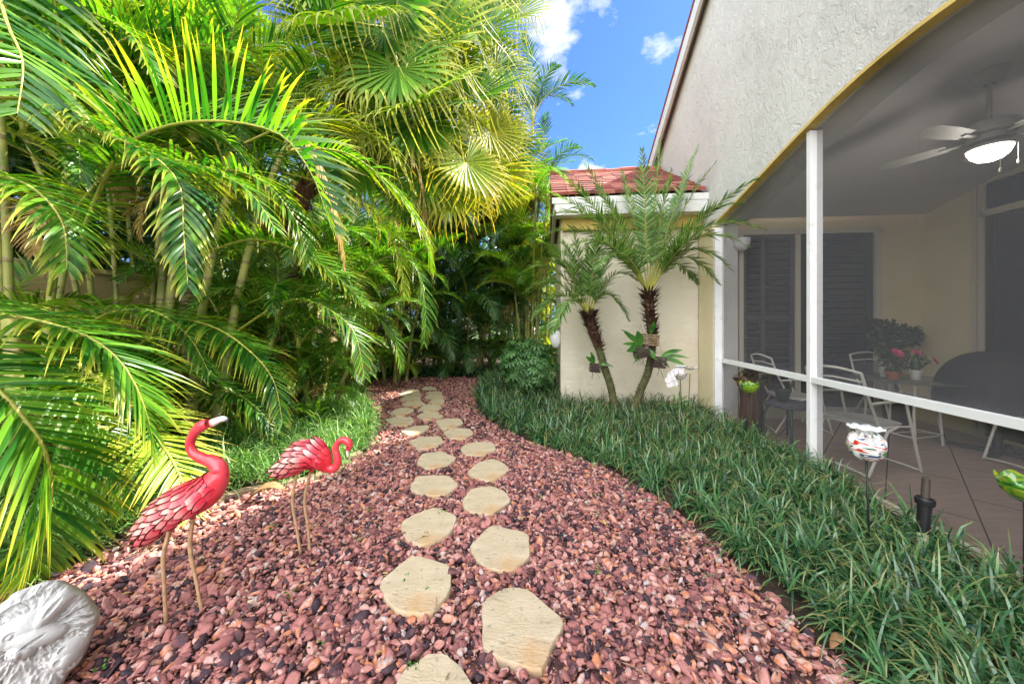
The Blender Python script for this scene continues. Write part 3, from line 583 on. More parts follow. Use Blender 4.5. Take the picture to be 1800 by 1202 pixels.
# ---------------------------------------------------------------- ceiling fan
FP = Vector((3.83, 2.83, 0)); fan = empty('ceiling_fan', (FP.x, FP.y, 3.38), 0, 'grey ceiling fan with a lit white bowl light above the patio table', 'ceiling fan')
M['fan'] = mat('grey_fan_metal', (.34, .33, .30), .5)
mb = MB(); mb.lathe([(.11, .02), (.105, -.02), (.07, -.06), (.03, -.075)], n=28); mb.build('canopy', M['fan'], fan, True, 40)
mb = MB(); mb.tube([(0, 0, -.06), (0, 0, -.38)], .016, 10); mb.build('downrod', M['fan'], fan, True, 40)
mb = MB(); mb.lathe([(.03, -.36), (.09, -.37), (.15, -.40), (.165, -.44), (.16, -.47), (.12, -.49), (.11, -.53), (.06, -.55)], n=32); mb.build('motor', M['fan'], fan, True, 40)
for k in range(5):
    a = R(116 + 72 * k); dx, dy = math.cos(a), math.sin(a); mb = MB(); z = -.50
    pts = []; 
    rot = Matrix.Rotation(a, 3, 'Z') @ Matrix.Rotation(R(11), 3, 'X')
    def T(x, y, zz): p = rot @ Vector((x, y, zz)); return (p.x, p.y, p.z + z)
    mb.box(T(.19, 0, 0), (.13, .03, .012), rot=rot)
    out_ = [(.22, -.055), (.40, -.07), (.58, -.072), (.63, -.05), (.645, 0), (.63, .05), (.58, .072), (.40, .07), (.22, .055)]
    n = len(out_); mb.add([T(x, y, .006) for x, y in out_] + [T(x, y, .014) for x, y in out_], [tuple(range(n - 1, -1, -1)), tuple(range(n, 2 * n))] + [(i, (i + 1) % n, n + (i + 1) % n, n + i) for i in range(n)])
    mb.build('blade', M['fan'], fan)
m = bpy.data.materials.new('lit_bowl'); m.use_nodes = True; b = m.node_tree.nodes['Principled BSDF']; b.inputs['Base Color'].default_value = (.9, .9, .88, 1)
b.inputs['Emission Color'].default_value = (1, .97, .9, 1); b.inputs['Emission Strength'].default_value = 9
mb = MB(); mb.lathe([(.118, -.585), (.117, -.60), (.10, -.64), (.07, -.67), (.03, -.685), (.001, -.688)], n=32, cols=[(.5,.5,.5)]*6); mb.build('lamp_bowl', m, fan, True)
mb = MB(); mb.lathe([(.06, -.55), (.125, -.565), (.125, -.585), (.118, -.59)], n=32); mb.build('lamp_collar', M['fan'], fan, True, 40)
pl = bpy.data.lights.new('fan_lamp', 'POINT'); pl.energy = 3; pl.color = (1, .93, .82); pl.shadow_soft_size = .10
plo = bpy.data.objects.new('fan_lamp', pl); C.objects.link(plo); plo.parent = fan; plo.location = (0, 0, -.80)
for x, l in ((-.05, .20), (.09, .13)):
    mb = MB(); mb.tube([(x, -.10, -.58), (x, -.10, -.58 - l)], .0025, 5); mb.lathe([(.002, 0), (.008, -.01), (.008, -.03), (.002, -.035)], (x, -.10, -.58 - l), 8); mb.build('pull_chain', M['frame'], fan)
# ---------------------------------------------------------------- patio furniture
def bez(p0, p1, p2, n=8): p0, p1, p2 = Vector(p0), Vector(p1), Vector(p2); return [p0 * (1 - t) ** 2 + p1 * 2 * t * (1 - t) + p2 * t * t for t in [i / n for i in range(n + 1)]]
M['sling'] = mat('cream_mesh_seat', (.42, .41, .38), .6, bump=.6, bs=260, bd=.003)
def chair(loc, rz, label):
    """folding garden chair, sitter faces local +x"""
    t = empty('patio_chair', loc, rz, label, 'chair', 'cream metal mesh chairs on the patio'); r = .012
    mb = MB()
    for s in (1, -1): mb.tube([(-.16, s * .24, .43), (-.30, s * .245, .72), (-.37, s * .24, .93)], r, 8)
    mb.tube([(-.37, -.24, .93)] + [(-.37 - .02 * math.sin(math.pi * i / 8), -.24 + .48 * i / 8, .93 + .035 * math.sin(math.pi * i / 8)) for i in range(1, 8)] + [(-.37, .24, .93)], r, 8)
    mb.tube([(-.345, -.24, .85), (-.355, 0, .87), (-.345, .24, .85)], r * .8, 8); mb.build('back_frame', M['chair'], t, True, 50)
    mb = MB(); n = 9; vs = []
    for i in range(n):
        for j in range(n): a, b_ = i / (n - 1), j / (n - 1); vs.append((-.335 + .17 * a, -.235 + .47 * b_, .84 - .38 * a - .0) if True else 0)
    mb.add(vs, [(i * n + j, i * n + j + 1, (i + 1) * n + j + 1, (i + 1) * n + j) for i in range(n - 1) for j in range(n - 1)]); mb.build('backrest', M['screen'], t, True)
    mb = MB(); ring = [(.0 + .23 * math.copysign(abs(math.cos(a)) ** .6, math.cos(a)), .24 * math.copysign(abs(math.sin(a)) ** .6, math.sin(a))) for a in [2 * math.pi * i / 28 for i in range(28)]]
    vs = [(x, y, .445) for x, y in ring] + [(x, y, .425) for x, y in ring] + [(x * .5, y * .5, .432) for x, y in ring] + [(0, 0, .428)]; k = 28
    mb.add(vs, [(i, (i + 1) % k, k + (i + 1) % k, k + i) for i in range(k)] + [(2 * k + i, 2 * k + (i + 1) % k, (i + 1) % k, i) for i in range(k)] + [(2 * k + i, 2 * k + (i + 1) % k, 3 * k) for i in range(k)]); mb.build('seat', M['sling'], t, True, 40)
    for s in (1, -1):
        mb = MB(); mb.tube(bez((-.29, s * .27, .66), (.0, s * .30, .69), (.27, s * .27, .65), 8), r * 1.1, 8); mb.build('armrest', M['chair'], t, True, 50)
        mb = MB(); mb.tube([(.12, s * .265, .66), (.30, s * .27, .01)], r, 8); mb.build('leg', M['chair'], t, True, 50)
        mb = MB(); mb.tube([(.02, s * .265, .44), (-.10, s * .265, .40), (-.34, s * .27, .01)], r, 8); mb.tube([(-.16, s * .24, .43), (-.06, s * .262, .44), (.20, s * .262, .43)], r * .8, 8); mb.build('leg', M['chair'], t, True, 50)
    mb = MB(); mb.tube(bez((-.34, -.27, .02), (-.30, 0, .06), (-.34, .27, .02)), r * .8, 8); mb.tube(bez((.30, -.27, .02), (.26, 0, .06), (.30, .27, .02)), r * .8, 8); mb.build('floor_bar', M['chair'], t, True, 50)
    return t
chair((3.42, 3.45, .017), R(12), 'cream mesh patio chair just right of the white screen post, seat toward the table')
chair((3.66, 4.62, .017), R(-8), 'cream patio chair half hidden behind the screen post, beside the dark stool')
chair((5.0, 4.62, .017), R(-96), 'square-backed cream patio chair behind the glass table under the round bushy plant')
chair((5.02, 3.25, .017), R(170), 'cream patio chair at the right edge in front of the black domed cover')
tb = empty('patio_table', (4.56, 4.13, .017), R(15), 'round glass topped patio table with thin cream legs and flower pots on it', 'table')
m = mat('green_tinted_glass', (.10, .13, .11), .08, spec=.6, alpha=.55); 
mb = MB(); mb.lathe([(.001, .72), (.50, .72), (.51, .728), (.50, .736), (.001, .736)], n=48, cols=[(.5,.5,.5)]*5); mb.build('tabletop', m, tb, True, 40)
for a in (45, 135, 225, 315):
    x, y = .33 * math.cos(R(a)), .33 * math.sin(R(a)); mb = MB(); mb.tube([(x, y, .715), (x * .92, y * .92, .4), (x, y, 0)], .013, 8); mb.build('leg', M['chair'], tb, True, 50)
mb = MB()
for z in (.70, .12):
    for a in (45, 135, 225, 315): mb.tube([(.33 * math.cos(R(a)), .33 * math.sin(R(a)), z), (.33 * math.cos(R(a + 90)), .33 * math.sin(R(a + 90)), z)], .007, 6)
mb.build('table_frame', M['chair'], tb, True, 50)
# little plants
M['darkleaf'] = leaf_mat('small_dark_leaf', (.015, .035, .015), (.05, .11, .035), (.06, .12, .04), (1, 1.2, .5), trans=.2)
M['orchidleaf'] = leaf_mat('orchid_leaf', (.03, .12, .02), (.10, .28, .04), (.14, .28, .05), (1.2, 1.4, .4), trans=.3, rough=.35)
M['pinkfl'] = mat('pink_petal', (.62, .05, .16), .5, var=.3, vs=30)
M['whitefl'] = mat('white_petal', (.82, .80, .80), .5)
M['terracotta'] = mat('terracotta', (.42, .12, .055), .8, var=.15, vs=12)
M['whitepot'] = mat('white_ceramic', (.66, .64, .58), .35)
def leafcluster(mb, c, r, n, ll, ww, seed, sq=(1, 1, 1), shell=.3):
    rs = random.Random(seed)
    for _ in range(n):
        d = Vector((rs.gauss(0, 1), rs.gauss(0, 1), rs.gauss(0, 1))).normalized(); p = Vector(c) + Vector((d.x * sq[0], d.y * sq[1], d.z * sq[2])) * r * (shell + (1 - shell) * rs.random() ** .5)
        d2 = (d + Vector((rs.gauss(0, .6), rs.gauss(0, .6), rs.gauss(0, .6)))).normalized(); s_ = d2.cross(Vector((rs.gauss(0, 1), rs.gauss(0, 1), rs.gauss(0, 1)))).normalized()
        l = ll * rs.uniform(.6, 1.2); mb.strip([p, p + d2 * l * .5, p + d2 * l], [s_] * 3, [ww * .3, ww * .5, ww * .05], [(rs.random(), i / 2, .5) for i in range(3)])
def pot(mb, c, r0, r1, h, mi=0): mb.lathe([(r0 * .9, 0), (r0, .005), (r1, h * .8), (r1 * 1.12, h * .82), (r1 * 1.12, h), (r1 * .95, h), (r1 * .9, h * .85), (.001, h * .85)], c, 20, mi, cols=[(.5, .5, .5)] * 8)
def flower(mb, c, r, seed, up=(0, -.6, .6)):
    rs = random.Random(seed); u = Vector(up).normalized(); a_ = u.cross(Vector((1, 0, 0))).normalized(); b2 = u.cross(a_)
    for ringi, (n, rr, li) in enumerate(((7, 1, .15), (6, .75, .5), (4, .45, .9))):
        for k in range(n):
            t_ = 2 * math.pi * k / n + ringi; d = (a_ * math.cos(t_) + b2 * math.sin(t_) + u * li).normalized(); s_ = d.cross(u).normalized()
            mb.strip([Vector(c), Vector(c) + d * r * rr * .55, Vector(c) + d * r * rr], [s_] * 3, [r * .1, r * .34, r * .16], [(.5, .5, .5)] * 3)
pp = empty('potted_plant', (4.34, 4.02, .753), 0, 'terracotta pot of small green leaves and one pink rose on the glass table', 'potted plant')
mb = MB(); pot(mb, (0, 0, 0), .05, .065, .09); mb.build('pot', M['terracotta'], pp, True, 40)
mb = MB(); leafcluster(mb, (0, 0, .16), .11, 150, .04, .02, 5, (1.1, 1, .7)); mb.tube([(0, 0, .08), (.03, 0, .26)], .004, 5); mb.build('foliage', M['darkleaf'], pp)
mb = MB(); flower(mb, (.05, 0, .30), .065, 1); mb.build('flower', M['pinkfl'], pp, True)
pp = empty('potted_plant', (4.44, 4.20, .753), 0, 'tall pale pot with dark stems standing behind the terracotta pot', 'potted plant')
mb = MB(); pot(mb, (0, 0, 0), .04, .055, .17); mb.build('pot', M['whitepot'], pp, True, 40)
mb = MB(); leafcluster(mb, (0.02, 0, .30), .10, 130, .05, .02, 6, (.9, .9, .9)); mb.tube([(0, 0, .14), (.02, 0, .36)], .006, 5); mb.build('foliage', M['darkleaf'], pp)
pp = empty('potted_plant', (4.60, 4.02, .753), 0, 'white pot with a green cactus stem and two red blooms, right of the terracotta pot', 'potted plant')
mb = MB(); pot(mb, (0, 0, 0), .04, .052, .11); mb.build('pot', M['whitepot'], pp, True, 40)
mb = MB(); mb.tube([(0, 0, .09), (0, 0, .17), (-.005, 0, .26)], [.035, .045, .025], 8); mb.tube([(0, 0, .10), (.08, 0, .15), (.17, 0, .20)], [.012, .012, .008], 6); mb.tube([(0, 0, .24), (.02, 0, .32), (.06, 0, .39)], [.008, .006, .003], 6); leafcluster(mb, (-.02, 0, .22), .09, 60, .05, .018, 9); mb.build('foliage', M['darkleaf'], pp, True)
mb = MB(); flower(mb, (.20, -.01, .21), .06, 3, (.4, -.6, .4)); mb.build('flower', M['pinkfl'], pp, True)
mb = MB(); flower(mb, (.0, -.01, .30), .05, 4, (0, -.6, .6)); mb.build('flower', M['pinkfl'], pp, True)
tp = empty('topiary_plant', (5.3, 4.86, .017), 0, 'round bushy dark plant on a stand behind the table, against the beige wall', 'plant')
mb = MB(); leafcluster(mb, (-.14, 0, 1.19), .21, 700, .06, .03, 11, (1, .8, 1.05)); leafcluster(mb, (.12, 0, 1.2), .17, 500, .06, .03, 12, (1.1, .8, .8)); mb.build('foliage', M['darkleaf'], tp)
mb = MB(); mb.tube([(0, 0, 0), (0, 0, 1.1)], .02, 8); mb.lathe([(.10, 0), (.13, .02), (.15, .30), (.16, .32), (.12, .32)], n=20); mb.build('planter', mat('brown_planter', (.06, .035, .025), .6), tp, True, 40)
mb = MB(); mb.lathe([(.02, .8), (.10, .82), (.13, .92), (.12, 1.0)], n=20, cols=[(.5,.5,.5)]*4); mb.build('pot', bpy.data.materials['brown_planter'], tp, True, 40)
# black domed cover on cross foot
cv = empty('covered_stand', (5.12, 3.72, .017), R(8), 'black domed cloth cover on a pole with a cross shaped foot at the right', 'covered stand')
mb = MB(); prof = [(.45 * math.cos(t_) ** .8 if t_ < 1.57 else 0.001, .58 + .50 * math.sin(t_)) for t_ in [i * math.pi / 2 / 12 for i in range(13)]]
prof = [(.44, .50), (.45, .54)] + prof; prof[-1] = (.001, 1.08)
mb.lathe(prof, n=48, cols=[(.5,.5,.5)] * len(prof), wob=lambda i, a, r: (r * (1 + .012 * math.sin(9 * a + i * .3)), .012 * math.sin(5 * a) if i < 2 else 0)); mb.build('cover', M['cover'], cv, True)
mb = MB(); mb.tube([(0, 0, .03), (0, 0, .6)], .035, 12); mb.build('pole', M['black'], cv, True, 40)
mb = MB()
for a in range(4): q = R(20 + 90 * a); mb.box((.17 * math.cos(q), .17 * math.sin(q), .022), (.34, .06, .036), rz=q)
mb.build('cross_foot', M['black'], cv)
# stool with cushion, pot
st = empty('stool', (3.24, 4.12, .017), R(10), 'dark stool with a blue and purple patterned cushion near the screen post', 'stool')
for sx in (1, -1):
    for sy in (1, -1): mb = MB(); mb.tube([(sx * .10, sy * .12, .40), (sx * .14, sy * .15, .38), (sx * .165, sy * .17, .30), (sx * .18, sy * .19, 0)], .014, 8); mb.build('leg', M['patina'], st, True, 50)
cu = mat('patterned_cushion', (.03, .07, .09), .85, col2=(.16, .09, .13), vs=26, distort=1.2, bump=.3, bs=60)
mb = MB(); ring = [(math.copysign(abs(math.cos(a)) ** .5, math.cos(a)), math.copysign(abs(math.sin(a)) ** .5, math.sin(a))) for a in [2 * math.pi * i / 32 for i in range(32)]]
vs = []; L = [(.19, .40), (.21, .415), (.21, .44), (.17, .46)]
for r_, z in L: vs += [(x * r_, y * r_, z) for x, y in ring]
mb.add(vs, [(l * 32 + i, l * 32 + (i + 1) % 32, (l + 1) * 32 + (i + 1) % 32, (l + 1) * 32 + i) for l in range(3) for i in range(32)] + [tuple(range(96, 128)), tuple(range(31, -1, -1))]); mb.build('cushion', cu, st, True, 50)
pt = empty('flower_pot', (3.16, 4.12, .482), 0, 'small empty dark green pot standing on the cushioned stool', 'pot'); mb = MB(); pot(mb, (0, 0, 0), .055, .075, .14); mb.build('pot_body', M['patina'], pt, True, 40)
mb = MB(); mb.tube([(.05, 0, .10), (.10, 0, .16), (.125, 0, .24)], [.012, .01, .014], 8); mb.build('spout', M['patina'], pt, True)
lg = empty('log_planter', (3.07, 4.52, .0), 0, 'dark brown bark planter full of reddish leaves inside the far screen corner', 'planter')
mb = MB(); rs = random.Random(2); jit = [rs.uniform(.93, 1.07) for _ in range(36)]
mb.lathe([(.12, 0), (.125, .2), (.118, .4), (.13, .6), (.135, .62), (.10, .62), (.001, .56)], n=36, wob=lambda i, a, r: (r * jit[int(a / 6.2832 * 36) % 36], 0)); mb.build('trunk_pot', mat('dark_bark', (.055, .03, .022), .9, var=.5, vs=20, stretch=(1, 1, .15), bump=.8, bs=50, bd=.02), lg, True)
mb = MB(); leafcluster(mb, (0, 0, .68), .18, 240, .06, .035, 31, (1, 1, .45)); mb.build('foliage', leaf_mat('reddish_leaf', (.05, .035, .02), (.10, .09, .03), (.22, .06, .04), (1.1, 1, .5), trans=.2), lg)
# ---------------------------------------------------------------- glass flower stakes
def ruffled(mb, prof, n=64, lobes=9, amp=.18, i0=0, dz=.02, mi=0, cols=None, phase=0):
    k = len(prof) - 1
    def wob(i, a, r):
        f = max(0, (i - i0) / max(1, (k - i0))) if i > i0 else 0
        return (r * (1 + amp * f * math.sin(lobes * a + phase)), dz * f * math.cos(lobes * a + phase))
    mb.lathe(prof, n=n, wob=wob, cols=cols or [(.5, i / k, .5) for i in range(k + 1)], mi=mi)
def swirl_mat(name, base, stops, scale=5, rough=.08, tr=0.0):
    m = mat(name, base, rough, coat=.6, trans=tr); t = m.node_tree; b = t.nodes['Principled BSDF']
    tc = N(t, 'ShaderNodeTexCoord'); mp = N(t, 'ShaderNodeMapping'); mp.inputs['Rotation'].default_value = (0, R(35), R(20)); mp.inputs['Scale'].default_value = (1, 1.4, 4.5)
    n = N(t, 'ShaderNodeTexNoise', i_Scale=scale, i_Detail=1.0, i_Distortion=1.0, i_Roughness=.5); t.links.new(tc.outputs['Object'], mp.inputs[0]); t.links.new(mp.outputs[0], n.inputs['Vector'])
    r = ramp(t, stops, 'CONSTANT' if tr == 0 else 'LINEAR'); t.links.new(n.outputs[0], r.inputs[0]); t.links.new(r.outputs[0], b.inputs['Base Color']); return m
W_ = (.80, .80, .78)
multi = swirl_mat('white_glass_with_colour_swirls', W_, [(0, (.75, .45, .02)), (.30, (.75, .55, .05)), (.36, W_), (.40, (.05, .12, .04)), (.425, W_), (.47, (.6, .05, .02)), (.495, W_), (.55, (.06, .10, .22)), (.57, W_), (.60, (.12, .30, .06)), (.64, (.72, .30, .03)), (.70, W_)], 2.3)
brownw = swirl_mat('white_glass_with_brown_marbling', W_, [(0, (.35, .24, .14)), (.40, W_), (.50, (.45, .33, .2)), (.54, W_), (.6, (.3, .3, .3)), (.63, W_)], 12)
green = swirl_mat('green_yellow_glass', (.2, .5, .05), [(.3, (.02, .14, .03)), (.45, (.10, .42, .03)), (.55, (.55, .60, .04)), (.7, (.12, .35, .05))], 8, .05, tr=.45)
def stake(name, label, loc, zc, r, m, shape, lean=(0, 0)):
    t = empty('glass_flower_stake', loc, 0, label, 'garden stake'); top = Vector((lean[0], lean[1], zc - r * .9))
    mb = MB(); mb.tube([(0, 0, -.02), tuple(top * .5), tuple(top)], .0055, 8); mb.build('stake_rod', M['black'], t, True)
    mb = MB()
    if shape == 'vase':
        ruffled(mb, [(.001, -.95 * r), (.4 * r, -.88 * r), (.8 * r, -.55 * r), (1.0 * r, 0), (.93 * r, .42 * r), (.62 * r, .72 * r), (.45 * r, .84 * r)], amp=0)
        o = mb.build('glass_globe', m, t, True); o.location = (lean[0], lean[1], zc)
        mb = MB(); ruffled(mb, [(.42 * r, .80 * r), (.44 * r, .98 * r), (.66 * r, 1.14 * r), (.95 * r, 1.22 * r), (.93 * r, 1.25 * r), (.55 * r, 1.10 * r), (.36 * r, .9 * r)], lobes=9, amp=.10, dz=.007, n=80)
        o = mb.build('ruffled_rim', mat('clear_white_glass', (.80, .82, .84), .1, coat=.5, col2=(.62, .68, .70), vs=30), t, True); o.location = (lean[0], lean[1], zc)
    elif shape == 'bowl':
        ruffled(mb, [(.001, -.8 * r), (.5 * r, -.66 * r), (.88 * r, -.25 * r), (1.0 * r, .2 * r), (1.05 * r, .5 * r), (1.02 * r, .5 * r), (.9 * r, .1 * r), (.5 * r, -.5 * r), (.001, -.65 * r)], lobes=6, amp=.08, dz=.25 * r, i0=1)
        o = mb.build('glass_bowl', m, t, True); o.location = (lean[0], lean[1], zc)
    else:
        ruffled(mb, [(.001, -.3 * r), (.4 * r, -.22 * r), (.8 * r, .05 * r), (1.2 * r, .12 * r), (1.18 * r, .16 * r), (.4 * r, -.1 * r), (.001, -.16 * r)], lobes=7, amp=.10, dz=.15 * r, i0=1)
        o = mb.build('glass_saucer', m, t, True); o.location = (lean[0], lean[1], zc)
    return t
stake('a', 'round white glass stake with yellow, red and green swirls and a ruffled rim', (2.15, 2.12, 0), .66, .090, multi, 'vase', (-.02, 0))
stake('b', 'round white glass stake with brown marbling next to the white orchid', (2.30, 4.75, 0), .715, .085, brownw, 'vase', (-.035, 0))
stake('c', 'shallow ruffled white glass saucer on a thin stake in front of the cream pilaster', (2.62, 5.25, 0), .72, .09, brownw, 'saucer', (.03, 0))
stake('d', 'bright green and yellow glass bowl stake in front of the bark planter', (2.60, 3.95, 0), .68, .092, green, 'bowl', (.06, 0))
stake('e', 'green and amber glass bowl stake cut off by the right edge of the photo', (2.50, 1.72, 0), .60, .085, green, 'bowl', (0, 0))
# sprinkler
sp = empty('garden_sprinkler', (2.42, 2.08, 0), 0, 'black pop-up sprinkler head on a white riser in the border grass', 'sprinkler')
k = Vector((.05, 0, 1)).normalized()
mb = MB(); mb.tube([(-.005, 0, 0), (.004, 0, .17)], .023, 16); mb.build('riser', mat('pvc_white', (.62, .62, .48), .5), sp, True, 40)
mb = MB(); mb.tube([(.004, 0, .165), (.014, 0, .335)], [.026, .031], 16); mb.build('body', M['black'], sp, True, 40)
mb = MB(); mb.tube([(.014, 0, .33), (.0145, 0, .342), (.0155, 0, .362), (.016, 0, .37)], [.040, .043, .043, .036], 20); mb.build('collar', M['black'], sp, True, 40)
mb = MB(); mb.tube([(.016, 0, .37), (.022, 0, .46)], .019, 14); mb.tube([(.022, 0, .46), (.023, 0, .485)], [.017, .016], 14); mb.tube([(.0222, 0, .472), (.0225, 0, .478)], .020, 14); mb.build('nozzle', mat('grey_brown_plastic', (.07, .055, .045), .4), sp, True, 40)
# ================================================================ flamingo ornaments
M['fl_body'] = mat('pink_red_enamel', (.64, .012, .028), .28, col2=(.78, .08, .10), vs=14, bump=.35, bs=110, bd=.003, coat=.4)
M['fl_leg'] = mat('tan_rusted_metal', (.46, .28, .15), .6, var=.25, vs=30)
M['fl_feather'] = attr_mat('painted_feather', [(0, (.045, .012, .012)), (.10, (.10, .012, .02)), (.16, (.66, .012, .035)), (.48, (.74, .07, .10)), (.72, (.80, .32, .28)), (.88, (.84, .56, .48)), (1, (.74, .20, .20))], chan=1, rough=.25, spec=.6)
def spl(pts, n=6):
    out = []; P_ = [Vector(p) for p in pts]
    for i in range(len(P_) - 1):
        p0, p1, p2, p3 = P_[max(0, i - 1)], P_[i], P_[i + 1], P_[min(len(P_) - 1, i + 2)]
        for j in range(n):
            t_ = j / n; out.append(0.5 * ((2 * p1) + (p2 - p0) * t_ + (2 * p0 - 5 * p1 + 4 * p2 - p3) * t_ ** 2 + (3 * p1 - p0 - 3 * p2 + p3) * t_ ** 3))
    return out + [P_[-1]]
def spl_r(rs_, n=6): 
    v = [Vector((r, 0, 0)) for r in rs_]; return [max(.001, p.x) for p in spl(v, n)]
def flamingo(label, Y, x0, neck, nr, body, br, beak, legs, frows, s, eye):
    """all points in photo-plane pixels of a side view, s = metres per pixel; depth axis y"""
    def q(p): px, py = p[0], p[1]; d = p[2] if len(p) > 2 else 0; return Vector(((px - x0) * s, d, CH + (HY - py) * s))
    t = empty('flamingo_ornament', ((x0 - CX) / F * Y, Y, 0), 0, label, 'garden ornament', 'red metal flamingos beside the gravel path')
    # one continuous surface from head through neck and body to tail
    pts = spl([q(p) for p in neck + body], 7); rr = [r * s for r in spl_r(nr + br, 7)]
    mb = MB(); nn = 22; ref = Vector((0, 1, 0)); vs = []; fs = []; k = len(pts)
    for i, p in enumerate(pts):
        tt = (pts[min(i + 1, k - 1)] - pts[max(0, i - 1)]).normalized(); b_ = tt.cross(ref).normalized(); wd = .80 if i > (len(neck) - 1) * 7 else .92
        for j in range(nn): a = 2 * math.pi * j / nn; vs.append(p + b_ * math.cos(a) * rr[i] + ref * math.sin(a) * rr[i] * wd)
    fs = [(i * nn + j, i * nn + (j + 1) % nn, (i + 1) * nn + (j + 1) % nn, (i + 1) * nn + j) for i in range(k - 1) for j in range(nn)] + [tuple(range(nn)), tuple((k - 1) * nn + j for j in range(nn - 1, -1, -1))]
    mb.add(vs, fs); mb.build('body', M['fl_body'], t, True)
    # beak
    mb = MB(); bp = spl([q(p) for p in beak[0]], 5); mb.tube(bp, [r * s for r in spl_r(beak[1], 5)], 12, cols=[(.5, i / (len(bp) - 1), .5) for i in range(len(bp))], flat=.6)
    mb.build('beak', attr_mat('painted_beak', [(0, (.70, .12, .10)), (.15, (.78, .66, .56)), (.7, (.74, .72, .68)), (.84, (.05, .04, .04)), (1, (.03, .03, .03))], chan=1, rough=.3), t, True)
    for sd in (1, -1):
        mb = MB(); e = q(eye[0]); e.y = sd * eye[1] * s; mb.lathe([(.001, -1.7 * s), (1.2 * s, -1.2 * s), (1.7 * s, 0), (1.2 * s, 1.2 * s), (.001, 1.7 * s)], e, 10, cols=[(.5,.5,.5)]*5); mb.build('eye', M['black'], t, True)
    # feathers: overlapping painted plates in rows over the back and sides
    bpts = [q(p) for p in body]; mb = MB(); rs = random.Random(5)
    bs = spl(bpts, 12); brr = [r * s for r in spl_r(br, 12)]; kk = len(bs)
    for row in range(frows[0]):
        f = frows[1] + (frows[2] - frows[1]) * row / (frows[0] - 1); fi = f * (kk - 1); i0 = int(fi); i0 = min(i0, kk - 2)
        p = bs[i0].lerp(bs[i0 + 1], fi - i0); r_ = brr[i0] * (1 - (fi - i0)) + brr[i0 + 1] * (fi - i0); tt = (bs[min(i0 + 2, kk - 1)] - bs[max(i0 - 1, 0)]).normalized(); up = tt.cross(ref).normalized()
        if up.z < 0: up = -up
        nf = max(5, int(r_ / s / 2.1)) + 2
        for j in range(nf):
            a = R(-128 + 256 * (j + (.5 if row % 2 else 0)) / (nf - .5)); nrm = (up * math.cos(a) + ref * math.sin(a) * .80); nrm.normalize()
            base = p + (up * math.cos(a) + ref * math.sin(a) * .80) * (r_ * 1.015 + .001); L = frows[3] * s * rs.uniform(.9, 1.15) * (1 + .7 * f); wd = L * (.215 - .05 * f)
            sd_ = nrm.cross(tt).normalized(); d = (tt + nrm * .12).normalized()
            prof = [.45, .85, 1.0, .92, .6, .06]; gv = [.30, .42, .62, .80, .92, .6]
            for (sc_, off, gg) in ((1.0, 0, 0), (.78, .0014, 1)):
                P2, W2, C2 = [], [], []
                for i in range(6):
                    u = i / 5; P2.append(base + d * L * (u if gg == 0 else u * .93) + nrm * (off + .010 * math.sin(math.pi * u) * (L / .05) * .25 - tt.length * 0)); W2.append(wd * prof[i] * sc_); C2.append((rs.random(), .05 if gg == 0 else gv[i] * (.65 + .35 * (j * 7 % 5) / 4) , .5))
                mb.strip(P2, [sd_] * 6, W2, C2, fold=-.18, nv=[nrm] * 6)
    mb.build('plumage', M['fl_feather'], t, True)
    # tail plates
    mb = MB(); te = bs[-1]; tt = (bs[-1] - bs[-4]).normalized(); up = tt.cross(ref).normalized(); up = up if up.z > 0 else -up
    for j in range(11):
        a = (j - 5) / 5; base = te - tt * 12 * s + ref * a * brr[-1] * .9; d = (tt + ref * a * .25 + up * (-.30 + .05 * (j % 3))).normalized(); L = frows[4] * s * (1 - .25 * abs(a)) * rs.uniform(.85, 1.1); sd_ = d.cross(up).normalized()
        mb.strip([base + d * L * u - up * .02 * u * u for u in (0, .25, .5, .75, 1)], [sd_] * 5, [L * .05, L * .085, L * .09, L * .06, .001], [(.5, g, .5) for g in (.18, .3, .45, .7, .95)], fold=-.2, nv=[up] * 5)
    for j in range(14):
        fr = rs.uniform(.55, .98); b0 = bs[int(fr * (kk - 1))] - up * brr[int(fr * (kk - 1))] * .7 + ref * rs.uniform(-.7, .7) * brr[int(fr * (kk - 1))] * .8; d = (tt * .8 - up * rs.uniform(.1, .6)).normalized(); L = frows[4] * s * rs.uniform(.5, .9); sd_ = ref
        mb.strip([b0 + d * L * u for u in (0, .3, .6, .85, 1)], [sd_] * 5, [L * .07, L * .11, L * .11, L * .07, .001], [(.5, g, .5) for g in (.18, .25, .4, .7, .9)], fold=-.2, nv=[up] * 5)
    mb.build('tail', M['fl_feather'], t, True)
    for lg_ in legs:
        P3, R3 = lg_; g = spl([q(p) for p in P3], 4); g = [Vector((v.x, v.y, max(v.z, -.02))) for v in g]; mb = MB(); mb.tube(g, [r * s for r in spl_r(R3, 4)], 10)
        leg = mb.build('leg', M['fl_leg'], t, True)
        th = spl([q(p) for p in P3[:2]], 4); mb = MB(); mb.tube([v + Vector((0, 0, .004)) for v in th[:4]], [R3[0] * 2.4 * s, R3[0] * 2.3 * s, R3[0] * 1.8 * s, R3[0] * 1.05 * s], 10); mb.build('thigh', M['fl_body'], leg, True)
    return t
Y1 = 1.66; s1 = Y1 / F
